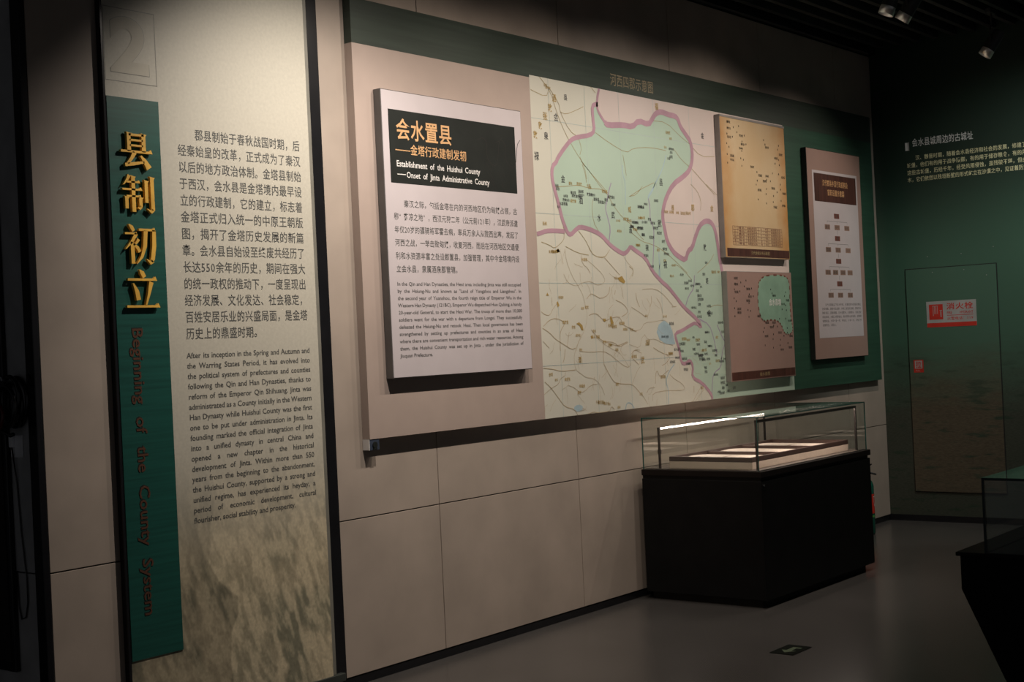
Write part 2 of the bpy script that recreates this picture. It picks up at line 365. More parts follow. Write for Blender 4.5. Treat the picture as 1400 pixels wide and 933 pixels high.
def nfbm(x, y, o=4): return sum(npn(x*2**i+7*i, y*2**i+3*i)/2**(i+1) for i in range(o))/(1-.5**o)
jj, ii = np.meshgrid(np.arange(NV+1), np.arange(NU+1), indexing='ij')
vv = z0+(z1-z0)*(jj/NV)**1.7; uu = x0+(x1-x0)*ii/NU
sst = lambda a, b, x: (lambda t: t*t*(3-2*t))(np.clip((x-a)/(b-a), 0, 1))
sandy = sst(1.30, .62, vv) if False else 1-sst(.62, 1.30, vv)
rip = nfbm((uu+vv*.30)*38, vv*15, 5); big = nfbm(uu*9+vv*2.5, vv*5+9, 4); fine = nfbm((uu+vv*.15)*120, vv*90, 3)
rid = np.interp(vv, [p_[1] for p_ in ridge[::-1]], [p_[0] for p_ in ridge[::-1]])+.014*(npn(vv*26, vv*0+3.3)-.5)
right = sst(-.006, .006, uu-rid)
lit = np.clip((rip-.36)/.26, 0, 1)
val = (.76+.32*lit)*(.72+.32*right)*(.80+.40*fine)
patch = sst(.40, .66, big)*(.35+.65*(1-sst(.3, .95, vv)))*(1-.65*lit)*(1-.6*right*(1-sst(4.08, 4.3, uu)))
colr = np.stack([.60*val, .51*val, .35*val], -1)
dark = np.stack([.20*val, .21*val, .15*val], -1)
pt = np.clip(patch*.85, 0, .7)[..., None]
colr = colr*(1-pt)+dark*pt
cream = np.array([.585, .55, .465])
colr = cream*(1-sandy[..., None])+colr*sandy[..., None]
vs = np.stack([uu, uu*0+BY, vv], -1).reshape(-1, 3).tolist()
cl = np.concatenate([colr, np.ones_like(colr[..., :1])], -1).reshape(-1, 4)
me = bpy.data.meshes.new('print_sheet'); W_ = NU+1
me.from_pydata(vs, [], [(j*W_+i, j*W_+i+1, (j+1)*W_+i+1, (j+1)*W_+i) for j in range(NV) for i in range(NU)])
at = me.color_attributes.new('Col', 'FLOAT_COLOR', 'POINT')
at.data.foreach_set('color', cl.ravel().astype(np.float32)); me.materials.append(MT['banner_face'])
o = bpy.data.objects.new('print_sheet', me); COL.objects.link(o); o.parent = bn; keep(o)
part(MB().box(x0, x1, BY+.0005, -.001, z0, z1), 'backing', 'banner_edge', bn)
part(MB().box(x1, 4.613, BY+.004, -.001, z0, z1), 'edge_strip', 'banner_edge', bn, bevel=.002)
part(MB().box(4.613, 4.693, -.012, -.001, .05, z1), 'side_channel', 'black_trim', bn, bevel=.002)
part(MB().box(3.455, x0, -.031, -.001, .05, z1), 'side_channel', 'black_trim', bn, bevel=.002)
part(MB().box(x0, 4.66, -.04, -.001, .05, z0), 'plinth', 'charcoal', bn, bevel=.003)
pb = onY(BY)
gs = part(MB().box(x0+.001, 3.727, BY-.004, BY, .385, 2.695), 'stripe', 'banner_green', bn)
# Song-style display characters, drawn stroke by stroke in a 100 x 100 box
def H(x0, x1, y, t=5, s=9): return [[(x0, y-t/2), (x1-s*.3, y-t/2), (x1, y-t/2), (x1-s*.55, y+t/2+s*.55), (x1-s*1.2, y+t/2), (x0, y+t/2)]]
def V(x, y0, y1, w=11, s=6): return [[(x-w/2, y1-4), (x-w/2-2, y1), (x-w/2+2, y1-1), (x+w/2, y1-3), (x+w/2+s*.6, y1-1-s*.3), (x+w/2, y1-8), (x+w/2, y0), (x-w/2, y0)]]
def T(pts, ws):
    out = []
    P = [Vector(p) for p in pts]; L = []
    for i, p in enumerate(P):
        t = (P[min(len(P)-1, i+1)]-P[max(0, i-1)]).normalized(); n = Vector((-t.y, t.x))*ws[i]/2; L.append((p+n, p-n))
    for (a, b), (c, d) in zip(L, L[1:]): out.append([tuple(a), tuple(b), tuple(d), tuple(c)])
    return out
SONG = {
 'a': V(28, 44, 95, 11)+V(72, 44, 94, 12)+H(28, 74, 88, 6, 4)+H(30, 70, 74, 5, 0)+H(30, 70, 60, 5, 0)+H(3, 98, 44, 6)+T([(44, 42), (34, 26), (22, 12)], [12, 9, 7])+T([(14, 8), (40, 12), (72, 18)], [9, 9, 6])+T([(62, 34), (74, 20), (86, 2)], [5, 12, 17]),
 'b': T([(24, 98), (18, 86), (6, 72)], [10, 7, 2])+H(16, 56, 80, 5, 6)+H(2, 62, 60, 5, 8)+V(35, 0, 98, 11)+V(14, 8, 42, 10)+H(14, 58, 42, 5, 4)+V(56, 14, 42, 10)+T([(56, 15), (52, 9), (46, 12)], [10, 7, 2])+V(74, 26, 88, 10)+V(92, 6, 98, 11)+T([(92, 8), (88, 1), (74, 10)], [11, 8, 2]),
 'c': T([(16, 99), (24, 92), (30, 82)], [3, 10, 9])+H(4, 40, 76, 5, 4)+T([(38, 76), (24, 56), (4, 36)], [10, 8, 2])+V(25, 0, 56, 11)+T([(44, 62), (36, 52), (28, 46)], [9, 6, 3])+T([(28, 50), (40, 40), (46, 30)], [4, 9, 9])+H(46, 96, 86, 6, 6)+T([(91, 86), (90, 46), (84, 12), (80, 6)], [11, 12, 12, 9])+T([(84, 8), (78, 2), (66, 12)], [11, 8, 2])+T([(66, 84), (62, 44), (52, 18), (36, 0)], [12, 11, 8, 2]),
 'd': T([(42, 99), (50, 91), (56, 80)], [3, 12, 11])+H(6, 94, 74, 6)+T([(22, 64), (32, 44), (36, 22)], [4, 12, 13])+T([(76, 68), (68, 38), (58, 8)], [13, 8, 4])+H(1, 100, 6, 6)}
for k_, (zb, zt) in zip('abcd', ((2.402, 2.560), (2.222, 2.376), (2.008, 2.172), (1.822, 1.985))):
    mb = MB()
    for st in SONG[k_]:
        P2 = [(3.508+x/100*.166, zb+y/100*(zt-zb)) for x, y in st]; n = len(P2)
        vsf = [pb(a, b, .024) for a, b in P2]+[pb(a, b, .010) for a, b in P2]
        mb.add(vsf, [tuple(range(n)), tuple(range(2*n-1, n-1, -1))]+[(i, (i+1) % n, (i+1) % n+n, i+n) for i in range(n)])
    part(mb, 'gold_character', 'gold', bn)
mb = MB(); rot = lambda u, v, d=0: (3.541+v, BY-.004-d, 1.747-u)
latin(mb, 'Beginning of the County System', rot, 0, 1.186, 0, .052, d=.002, bold=.008, just=True, sxr=block_ratio(['Beginning of the County System'], 0, 1.186, .052, .008, 1.0))
# give the raised letters thickness
part(mb, 'raised_letters', 'bronze', bn)
mb = MB(); latin(mb, 'Beginning of the County System', lambda u, v, d=0: (3.538+v, BY-.0045-d, 1.751-u), 0, 1.186, 0, .052, d=.0, bold=.008, just=True, sxr=block_ratio(['Beginning of the County System'], 0, 1.186, .052, .008, 1.0))
part(mb, 'letter_backs', 'near_black', bn)
mb = MB(); frame(mb, 3.470, 3.728, 2.760, 3.066, .003, pb, .0006)
part(mb, 'engraved_square', 'banner_edge', bn)
mb = MB(); _G.clear(); _fc.resolution_u = 10; fit(mb, '2', pb, 3.497, 3.692, 2.795, 3.035, .0006, bold=.035); part(mb, 'engraved_numeral_outline', 'banner_edge', bn)
mb = MB(); fit(mb, '2', pb, 3.4995, 3.6895, 2.7978, 3.0322, .0012, bold=.0345); _fc.resolution_u = 2; _G.clear(); part(mb, 'engraved_numeral', 'banner_numeral' if 'banner_numeral' in MT else 'map_numeral', bn) if False else part(mb, 'engraved_numeral', mat('banner_numeral', (.53, .49, .40), .5), bn)
mb = MB()
CN = ['　　郡县制始于春秋战国时期，后', '经秦始皇的改革，正式成为了秦汉', '以后的地方政治体制。金塔县制始', '于西汉，会水县是金塔境内最早设', '立的行政建制，它的建立，标志着', '金塔正式归入统一的中原王朝版', '图，揭开了金塔历史发展的新篇', '章。会水县自始设至终废共经历了', '长达550余年的历史，期间在强大', '的统一政权的推动下，一度呈现出', '经济发展、文化发达、社会稳定，', '百姓安居乐业的兴盛局面，是金塔', '历史上的鼎盛时期。']
for i, l in enumerate(CN): cjk(mb, l, pb, 3.820, 4.530, 2.549-i*.0716, .0465, bold=.006, n=15 if i == 12 else None)
part(mb, 'chinese_text', 'grey_ink', bn)
EN = ['After its inception in the Spring and Autumn and', 'the Warring States Period, it has evolved into', 'the political system of prefectures and counties', 'following the Qin and Han Dynasties, thanks to', 'reform of the Emperor Qin Shihuang. Jinta was', 'administrated as a County initially in the Western', 'Han Dynasty while Huishui County was the first', 'one to be put under administration in Jinta. Its', 'founding marked the official integration of Jinta', 'into a unified dynasty in central China and', 'opened a new chapter in the historical', 'development of Jinta. Within more than 550', 'years from the beginning to the abandonment,', 'the Huishui County, supported by a strong and', 'unified regime, has experienced its heyday, a', 'period of economic development, cultural', 'flourisher, social stability and prosperity.']
mb = MB(); SR = block_ratio(EN[:16], 3.817, 4.530, .0235, .012)
for i, l in enumerate(EN): latin(mb, l, pb, 3.817, 4.530 if i < 16 else 4.42, 1.609-i*.0441, .0235, just=i < 16, bold=.012, sxr=SR)
part(mb, 'english_text', 'grey_ink', bn)

# ---------------------------------------------------------------- the long display board
T = .05; bd = thing('display_board', (7.9, 0, 1.175), 'long wall board with dark green header and printed county map above the glass case', 'display board')
part(MB().box(4.884, 6.297, -T, -.001, 1.175, 3.108), 'beige_panel', 'beige', bd)
part(MB().box(6.297, 9.342, -T, -.001, 1.175, 3.122), 'map_panel', 'map_paper', bd)
part(MB().box(4.884, 6.297, -T, -.001, 3.108, 3.331).box(6.297, 10.89, -T, -.001, 3.122, 3.331), 'header', 'header_green', bd)
part(MB().box(9.342, 10.89, -T, -.001, 1.175, 3.122), 'green_panel', 'board_green', bd)
p = onY(-T); mb = MB(); cjk(mb, '河西四郡示意图', p, 7.11, 7.60, 3.158, .072, bold=.004); part(mb, 'board_title', mat('dull_gold', (.30, .24, .15), .5), bd)
cb = part(MB().box(4.884, 4.952, -.047, -.001, 1.120, 1.175), 'corner_bracket', 'slate_blue', bd, bevel=.002)
mb = MB().tube([(4.918, -.0475, 1.146), (4.918, -.052, 1.146)], .016, 14); mb.box(4.904, 4.932, -.051, -.047, 1.124, 1.131)
part(mb, 'bracket_emblem', 'near_black', bd)
part(MB().box(4.8815, 4.884, -.046, -.002, 1.122, 1.174), 'bracket_side', 'white_ink', bd)
D = json.loads('''{"border_n":[[6.985,3.132],[6.959,3.052],[6.955,2.999],[6.981,2.965],[7.031,2.923],[7.058,2.907],[7.228,2.926],[7.334,2.922],[7.406,2.97],[7.524,2.954],[7.568,2.997],[7.612,3.036],[7.675,3.054],[7.757,3.043],[7.851,3.041],[7.882,3.022],[7.904,2.978],[7.981,2.923],[8.022,2.892],[8.042,2.825],[8.031,2.756],[7.993,2.696],[7.917,2.652],[7.781,2.593],[7.694,2.51],[7.64,2.416],[7.635,2.359],[7.655,2.29],[7.675,2.22],[7.736,2.158],[7.806,2.124],[7.893,2.1],[7.926,2.162],[7.983,2.185],[8.024,2.252],[8.087,2.334],[8.162,2.37],[8.234,2.369],[8.282,2.334],[8.31,2.253],[8.325,2.172],[8.339,2.09],[8.382,1.966]],"border_w":[[6.965,3.024],[6.94,3.023],[6.906,3.009],[6.906,2.942],[6.918,2.861],[6.87,2.83],[6.745,2.809],[6.674,2.788],[6.601,2.732],[6.529,2.666],[6.519,2.645],[6.475,2.617],[6.466,2.553],[6.487,2.485],[6.522,2.398],[6.548,2.316],[6.572,2.273],[6.595,2.235],[6.627,2.227],[6.673,2.257],[6.719,2.278],[6.808,2.269],[6.897,2.249],[6.953,2.228],[7.008,2.189],[7.064,2.161],[7.133,2.136],[7.175,2.127],[7.219,2.148],[7.246,2.176],[7.305,2.15],[7.411,2.111],[7.483,2.026],[7.584,1.962],[7.662,1.926],[7.765,1.853],[7.844,1.793],[7.954,1.74],[8.037,1.687]],"border_l":[[8.037,1.687],[8.053,1.653],[7.982,1.693],[7.897,1.671],[7.812,1.644],[7.717,1.626],[7.728,1.589],[7.764,1.515],[7.775,1.436],[7.829,1.424],[7.886,1.451],[7.923,1.405],[7.902,1.333],[8.029,1.293],[8.138,1.214],[8.15,1.162]],"border_x":[[6.3,2.221],[6.342,2.229],[6.38,2.241],[6.461,2.246],[6.567,2.245]],"green":[[6.955,2.999],[6.981,2.965],[7.031,2.923],[7.058,2.907],[7.228,2.926],[7.334,2.922],[7.406,2.97],[7.524,2.954],[7.568,2.997],[7.612,3.036],[7.675,3.054],[7.757,3.043],[7.851,3.041],[7.882,3.022],[7.904,2.978],[7.981,2.923],[8.022,2.892],[8.042,2.825],[8.031,2.756],[7.993,2.696],[7.917,2.652],[7.781,2.593],[7.694,2.51],[7.64,2.416],[7.635,2.359],[7.655,2.29],[7.675,2.22],[7.736,2.158],[7.806,2.124],[7.893,2.1],[7.926,2.162],[7.983,2.185],[8.024,2.252],[8.087,2.334],[8.162,2.37],[8.234,2.369],[8.282,2.334],[8.31,2.253],[8.325,2.172],[8.339,2.09],[8.382,1.966],[9.34,1.98],[9.34,1.175],[8.15,1.162],[8.138,1.214],[8.029,1.293],[7.902,1.333],[7.923,1.405],[7.886,1.451],[7.829,1.424],[7.775,1.436],[7.764,1.515],[7.728,1.589],[7.717,1.626],[7.812,1.644],[7.897,1.671],[7.982,1.693],[8.053,1.653],[8.037,1.687],[7.954,1.74],[7.844,1.793],[7.765,1.853],[7.662,1.926],[7.584,1.962],[7.483,2.026],[7.411,2.111],[7.305,2.15],[7.246,2.176],[7.219,2.148],[7.175,2.127],[7.133,2.136],[7.064,2.161],[7.008,2.189],[6.953,2.228],[6.897,2.249],[6.808,2.269],[6.719,2.278],[6.673,2.257],[6.627,2.227],[6.595,2.235],[6.572,2.273],[6.548,2.316],[6.522,2.398],[6.487,2.485],[6.466,2.553],[6.475,2.617],[6.519,2.645],[6.529,2.666],[6.601,2.732],[6.674,2.788],[6.745,2.809],[6.87,2.83],[6.918,2.861],[6.906,2.942],[6.906,3.009],[6.94,3.023],[6.965,3.024]],"pink":[[6.985,3.132],[6.959,3.052],[6.955,2.999],[6.981,2.965],[7.031,2.923],[7.058,2.907],[7.228,2.926],[7.334,2.922],[7.406,2.97],[7.524,2.954],[7.568,2.997],[7.612,3.036],[7.675,3.054],[7.757,3.043],[7.851,3.041],[7.882,3.022],[7.904,2.978],[7.981,2.923],[8.022,2.892],[8.042,2.825],[8.031,2.756],[7.993,2.696],[7.917,2.652],[7.781,2.593],[7.694,2.51],[7.64,2.416],[7.635,2.359],[7.655,2.29],[7.675,2.22],[7.736,2.158],[7.806,2.124],[7.893,2.1],[7.926,2.162],[7.983,2.185],[8.024,2.252],[8.087,2.334],[8.162,2.37],[8.234,2.369],[8.282,2.334],[8.31,2.253],[8.325,2.172],[8.339,2.09],[8.382,1.966]],"roads":[[[6.559,2.145],[6.565,2.082],[6.612,1.993],[6.673,1.929],[6.708,1.891],[6.727,1.852],[6.74,1.8],[6.753,1.761],[6.737,1.696],[6.693,1.639],[6.646,1.595],[6.625,1.549]],[[6.319,1.698],[6.379,1.734],[6.442,1.743],[6.515,1.723],[6.524,1.707],[6.485,1.676],[6.471,1.638],[6.47,1.554]],[[6.769,1.754],[6.804,1.764],[6.855,1.763],[6.893,1.736],[6.938,1.719],[6.997,1.735],[7.081,1.744],[7.109,1.723],[7.118,1.696],[7.171,1.678],[7.27,1.646]],[[6.537,1.998],[6.566,1.954],[6.618,1.932],[6.673,1.929],[6.718,1.949],[6.809,1.956],[6.852,1.936],[6.921,1.937],[6.958,1.963],[6.927,2.003],[6.861,2.041],[6.763,2.089]],[[6.72,2.11],[6.727,2.059],[6.781,2.034],[6.801,2.005]],[[6.755,1.852],[6.779,1.871],[6.803,1.884],[6.847,1.871],[6.902,1.851],[6.986,1.877],[7.001,1.924]],[[6.305,1.782],[6.339,1.763],[6.386,1.759],[6.415,1.796],[6.459,1.827]],[[7.059,1.844],[7.135,1.823],[7.181,1.789],[7.178,1.763],[7.116,1.743]],[[7.059,1.904],[7.05,1.877]],[[6.975,1.745],[6.972,1.785],[7.028,1.817]],[[6.785,1.67],[6.828,1.636],[6.893,1.602],[6.984,1.579],[7.054,1.564],[7.163,1.588]],[[6.41,1.865],[6.411,1.815]],[[6.564,1.661],[6.535,1.573]],[[6.802,2.151],[6.844,2.113],[6.934,2.095],[6.982,2.116],[7.02,2.15]],[[6.958,2.102],[7.024,2.057],[7.114,1.998]],[[7.171,2.106],[7.216,2.067],[7.281,2.034],[7.22,1.972]],[[6.687,1.648],[6.649,1.598],[6.612,1.547],[6.598,1.503],[6.609,1.439],[6.667,1.411],[6.71,1.389],[6.788,1.382],[6.842,1.35],[6.873,1.316],[6.893,1.276]],[[6.609,1.439],[6.464,1.436],[6.402,1.451],[6.299,1.462]],[[6.511,1.43],[6.504,1.409],[6.455,1.395],[6.437,1.365],[6.362,1.343],[6.297,1.313]],[[6.308,1.384],[6.352,1.356],[6.391,1.323],[6.44,1.276],[6.485,1.233],[6.585,1.21],[6.61,1.174]],[[6.311,1.688],[6.376,1.661],[6.426,1.623],[6.508,1.589],[6.581,1.558],[6.619,1.566]],[[6.532,1.353],[6.595,1.334],[6.642,1.303],[6.692,1.31],[6.751,1.342],[6.824,1.345]],[[6.656,1.546],[6.767,1.536],[6.903,1.538],[6.971,1.516],[7.039,1.48],[7.107,1.444],[7.166,1.428],[7.192,1.454]],[[6.907,1.584],[6.892,1.473],[6.934,1.418],[6.982,1.363],[7.015,1.342],[7.097,1.331],[7.194,1.326],[7.24,1.296],[7.278,1.267]],[[7.194,1.326],[7.255,1.404],[7.292,1.43]],[[6.841,1.618],[6.907,1.584],[6.974,1.555],[7.066,1.526],[7.111,1.491],[7.166,1.435]],[[6.714,1.163],[6.76,1.186],[6.827,1.172],[6.936,1.171],[6.957,1.206],[6.99,1.184]],[[6.873,1.382],[6.934,1.418]],[[6.516,1.563],[6.507,1.513],[6.489,1.485]],[[6.311,1.613],[6.364,1.574]],[[6.92,1.597],[7.024,1.587],[7.069,1.556],[7.167,1.583]],[[7.197,1.508],[7.236,1.537],[7.301,1.532]],[[7.219,1.48],[7.277,1.444]],[[7.191,1.679],[7.25,1.651],[7.324,1.66],[7.366,1.703],[7.48,1.705],[7.584,1.717],[7.635,1.699]],[[7.359,1.628],[7.394,1.593],[7.483,1.597],[7.558,1.568],[7.688,1.55]],[[7.282,1.888],[7.291,1.841],[7.318,1.8]],[[7.404,1.854],[7.444,1.806],[7.399,1.723]],[[7.226,1.8],[7.321,1.765],[7.381,1.737]],[[7.182,1.571],[7.302,1.541],[7.319,1.602],[7.365,1.628]],[[7.211,1.483],[7.214,1.523],[7.252,1.535],[7.312,1.513]],[[7.519,1.854],[7.567,1.812],[7.585,1.728]],[[7.453,1.543],[7.527,1.513],[7.655,1.48],[7.599,1.44],[7.545,1.426]],[[7.456,1.868],[7.459,1.833],[7.437,1.799]],[[7.359,1.909],[7.511,1.916],[7.624,1.867],[7.71,1.804]],[[7.696,1.797],[7.75,1.8]],[[7.361,1.191],[7.289,1.267]],[[7.415,1.209],[7.419,1.26],[7.595,1.265],[7.734,1.257],[7.812,1.26],[7.78,1.299],[7.685,1.333],[7.632,1.365]],[[7.458,1.315],[7.463,1.373],[7.485,1.401],[7.514,1.349],[7.621,1.395]],[[7.921,1.277],[7.917,1.232]],[[7.881,1.159],[7.96,1.229],[8.008,1.265]],[[7.926,1.171],[8.004,1.227],[8.05,1.247]],[[7.354,1.263],[7.382,1.291],[7.449,1.291]]],"gold":[[[6.392,3.123],[6.492,3.051],[6.542,2.936],[6.594,2.851],[6.656,2.776],[6.752,2.682],[6.835,2.617],[6.972,2.532],[7.041,2.484]],[[6.47,3.078],[6.571,2.989],[6.576,2.94],[6.661,2.837],[6.745,2.809]],[[6.304,3.039],[6.448,3.011],[6.477,3.059]],[[6.576,2.94],[6.634,2.931],[6.74,2.967],[6.813,2.995]],[[6.926,2.851],[7.068,2.801],[7.252,2.752],[7.332,2.791],[7.532,2.812],[7.715,2.805]],[[7.567,2.985],[7.732,2.99],[7.894,2.915],[8.02,2.869]],[[8.02,2.869],[8.146,2.799],[8.329,2.813]],[[7.801,2.829],[7.901,2.758],[8.027,2.71],[8.153,2.638],[8.305,2.554]],[[6.946,3.092],[6.895,3.127]],[[6.745,2.809],[6.775,2.745],[6.754,2.703]],[[6.813,2.564],[6.8,2.625],[6.753,2.693]],[[7.267,2.486],[7.388,2.536],[7.553,2.589]],[[7.212,2.738],[7.24,2.613]],[[6.762,2.669],[6.858,2.604],[6.954,2.525],[7.021,2.489],[7.075,2.425],[7.176,2.349],[7.282,2.306],[7.363,2.24],[7.402,2.221]],[[6.477,2.497],[6.628,2.512],[6.728,2.524],[6.828,2.511],[6.977,2.513],[7.021,2.489]],[[6.868,2.448],[6.852,2.394],[6.862,2.31],[6.909,2.259]],[[6.772,2.651],[6.801,2.594],[6.808,2.542]],[[6.706,2.252],[6.769,2.202],[6.809,2.151],[6.851,2.106],[6.966,2.102],[7.003,2.136]],[[6.337,2.177],[6.419,2.16],[6.46,2.142],[6.537,2.182],[6.561,2.209],[6.555,2.272]],[[6.568,2.158],[6.685,2.122],[6.795,2.112]],[[7.265,2.262],[7.372,2.211],[7.497,2.194],[7.598,2.168],[7.738,2.108],[7.906,2.018]],[[8.2,2.618],[8.339,2.552]],[[8.001,2.606],[8.081,2.567],[8.125,2.504],[8.112,2.437]],[[7.26,2.486],[7.335,2.497],[7.415,2.557]],[[8.031,2.019],[8.119,2.057],[8.209,2.102],[8.257,2.148]],[[8.18,1.793],[8.254,1.807],[8.342,1.803]],[[7.707,2.065],[7.775,2.073],[7.866,2.032],[7.957,1.975]],[[7.223,2.051],[7.27,2.031],[7.254,1.99]]],"purple":[[[7.068,2.558],[7.034,2.496],[7.018,2.449],[6.991,2.401],[7.015,2.342],[7.039,2.277],[7.014,2.196]],[[7.478,2.484],[7.492,2.423],[7.485,2.353],[7.525,2.299],[7.518,2.215],[7.489,2.034]],[[7.994,2.004],[7.979,1.917],[7.906,1.867],[7.865,1.803]],[[8.031,1.714],[8.155,1.676],[8.205,1.586],[8.238,1.474]],[[8.256,1.674],[8.321,1.583],[8.363,1.552],[8.313,1.494],[8.293,1.435]],[[8.296,1.452],[8.282,1.382],[8.195,1.355],[8.161,1.31],[8.14,1.166]]],"blue":[[[7.713,2.777],[7.663,2.685],[7.573,2.59],[7.528,2.544],[7.474,2.497]],[[7.203,2.675],[7.199,2.62],[7.225,2.568],[7.213,2.432]],[[7.571,2.594],[7.533,2.536],[7.471,2.484]],[[7.57,2.147],[7.57,2.077],[7.569,1.984]],[[7.577,2.077],[7.558,2.014],[7.567,1.965]],[[7.693,1.429],[7.62,1.381],[7.58,1.324],[7.609,1.264],[7.601,1.176]],[[7.108,1.176],[7.124,1.215],[7.172,1.212],[7.205,1.177]]],"grid_u":[6.471,6.829,7.188,7.581,8.016],"grid_v":[1.944,1.473,2.341,2.88],"lake":[[7.53,1.687],[7.597,1.713],[7.66,1.684],[7.689,1.641],[7.715,1.556],[7.609,1.559],[7.534,1.589],[7.5,1.639]],"patch":[[[7.088,1.978],[7.137,1.991],[7.171,1.958],[7.157,1.945],[7.111,1.958]],[[6.638,1.708],[6.666,1.716],[6.698,1.697],[6.707,1.668],[6.69,1.668],[6.67,1.694]],[[6.358,1.872],[6.37,1.89],[6.384,1.872]],[[6.455,1.834],[6.466,1.84],[6.48,1.815],[6.463,1.805]],[[6.986,1.745],[7.004,1.745],[7.024,1.704],[6.994,1.695]],[[6.462,2.13],[6.495,2.144],[6.51,2.125],[6.483,2.118]],[[6.776,1.631],[6.794,1.637],[6.804,1.62],[6.786,1.614]],[[6.915,1.726],[6.933,1.732],[6.943,1.719],[6.926,1.713]],[[6.475,2.133],[6.497,2.143],[6.511,2.125],[6.485,2.121]]],"lab_black":[[6.519,2.49],[6.591,2.452],[6.679,2.457],[6.723,2.456],[6.747,2.487],[6.595,2.43],[6.566,2.406],[6.516,2.385],[6.669,2.476],[6.751,2.467],[6.836,2.475],[6.87,2.474],[6.902,2.449],[6.947,2.435],[6.982,2.434],[7.006,2.452],[7.061,2.471],[7.081,2.425],[7.308,2.327],[7.275,2.299],[7.367,2.295],[7.385,2.427],[6.51,2.508],[7.395,2.252],[7.567,2.475],[7.443,2.447],[7.391,2.425],[7.479,2.353],[7.515,2.33],[7.545,2.3],[7.587,2.27],[7.367,2.293],[7.495,2.239],[7.644,2.17],[7.661,2.138],[7.479,2.055],[7.421,2.123],[7.32,2.326],[7.275,2.3],[7.401,2.253],[7.629,2.218],[8.115,2.013],[8.151,2.09],[7.836,2.006],[7.593,2.333],[7.42,2.333],[7.886,1.953],[7.935,1.968],[7.89,1.917],[7.96,1.935],[8.031,1.947],[8.072,1.929],[8.02,1.903],[8.045,1.87],[8.057,1.845],[8.04,1.812],[8.16,1.8],[8.169,1.752],[7.968,1.791],[8.035,1.761],[8.032,1.732],[8.122,1.625],[7.943,1.596],[7.802,1.557],[7.943,1.517],[8.001,1.548],[8.095,1.563],[8.149,1.532],[8.211,1.501],[8.222,1.468],[8.094,1.483],[8.022,1.471],[8.062,1.444],[7.734,1.47],[7.672,1.445],[7.821,1.46],[7.865,1.426],[7.968,1.487],[8.302,1.688],[8.333,1.624],[7.791,1.511],[7.62,1.608],[7.575,1.609],[7.68,1.691],[8.079,1.391],[8.083,1.364],[8.209,1.339],[8.299,1.312],[8.296,1.281],[8.3,1.245],[8.281,1.211],[8.244,1.221],[8.348,1.262],[8.334,1.439],[8.294,1.425],[7.831,1.39],[7.737,1.524],[7.863,1.426],[8.115,1.627],[8.144,1.534],[8.039,1.45],[8.121,1.447],[8.448,1.238],[8.368,1.222],[8.027,1.477],[7.779,2.821],[7.777,2.799],[7.771,2.77],[7.742,2.757]],"lab_gold":[[6.445,3.08],[6.469,3.068],[7.707,2.827],[7.775,2.888],[7.747,2.925],[7.373,2.357],[6.665,2.427],[6.839,2.515],[6.829,2.527],[6.734,2.531],[6.646,2.529],[7.126,2.33],[7.212,2.344],[7.247,2.335],[7.31,2.283],[7.133,2.267],[7.333,2.185],[6.993,2.501],[6.458,2.124],[6.427,2.124],[6.748,2.085],[6.377,2.284],[7.565,2.161],[7.637,2.096],[7.333,2.186],[7.398,2.36],[7.741,2.066],[8.246,2.029],[8.312,2.03],[7.714,1.998],[7.678,2.41],[7.745,2.41],[7.818,2.409],[7.886,2.409],[7.952,2.412],[6.706,1.797],[6.751,1.803],[6.609,1.689],[6.994,1.692],[7.028,1.684],[6.927,1.726],[7.146,1.665],[7.218,1.661],[7.113,1.703],[6.67,1.556],[6.649,1.64],[6.818,1.662],[6.804,1.627],[6.849,1.626],[6.916,1.594],[6.978,1.573],[6.499,1.862],[6.531,1.719],[6.452,2.127],[7.077,1.978],[6.418,1.391],[6.524,1.389],[6.368,1.424],[6.667,1.343],[6.637,1.306],[6.982,1.575],[7.044,1.543],[7.032,1.334],[6.816,1.241],[6.849,1.236],[6.878,1.231],[6.906,1.227],[6.935,1.22],[7.108,1.176],[7.038,1.194],[7.388,1.744],[7.606,1.738],[7.393,1.586],[7.385,1.566],[7.657,1.498],[7.23,1.495],[8.248,1.589],[7.826,1.589],[7.879,1.58],[7.997,1.577],[8.054,1.506],[8.241,1.431],[8.141,1.415],[7.394,1.571],[7.651,1.501],[7.549,1.355],[8.022,1.26],[7.288,1.26],[8.075,1.509]],"big_black":[[6.637,3.032],[6.534,2.906],[6.43,2.789],[6.331,2.666],[6.574,2.551],[6.742,2.437],[6.923,2.339],[7.073,2.363],[7.256,2.276],[7.436,2.174],[7.595,2.332],[7.636,2.598],[8.182,2.944],[7.641,2.069],[8.146,2.194],[8.153,1.969],[8.162,1.754]],"big_gold":[[6.525,3.016],[6.48,2.956],[6.429,2.902],[6.379,2.845],[6.329,2.787],[7.626,3.082],[7.763,2.44],[8.014,2.452],[8.262,2.459],[6.656,1.497],[7.325,1.47],[7.257,2.405]]}''')
zt = 3.1215; Z = .0003
def clip(pts): return [[min(9.342, max(6.297, a)), min(zt, max(1.1755, b))] for a, b in pts]
pk = clip(D['pink'])
mb = MB(); poly(mb, pk+[[9.342, 1.9], [9.342, zt]], p, Z); part(mb, 'pink_region', 'map_pink', bd)
mb = MB(); poly(mb, clip(D['green']), p, Z*2); part(mb, 'green_region', 'map_green', bd)
mb = MB()
for u in D['grid_u']: rect(mb, u-.0015, u+.0015, 1.176, zt, p, Z*3)
for v in D['grid_v']: rect(mb, 6.298, 9.341, v-.0015, v+.0015, p, Z*3)
part(mb, 'grid_lines', 'map_grid', bd)
mb = MB(); poly(mb, D['lake'], p, Z*3.5)
for l in D['blue']: ribbon(mb, clip(smooth(l)), p, .007, Z*3.7)
for (a, b) in ((6.62, 1.215),): poly(mb, [(a+.0+.045*math.cos(t*.5), b+.02*math.sin(t*.5)) for t in range(12)], p, Z*3.6)
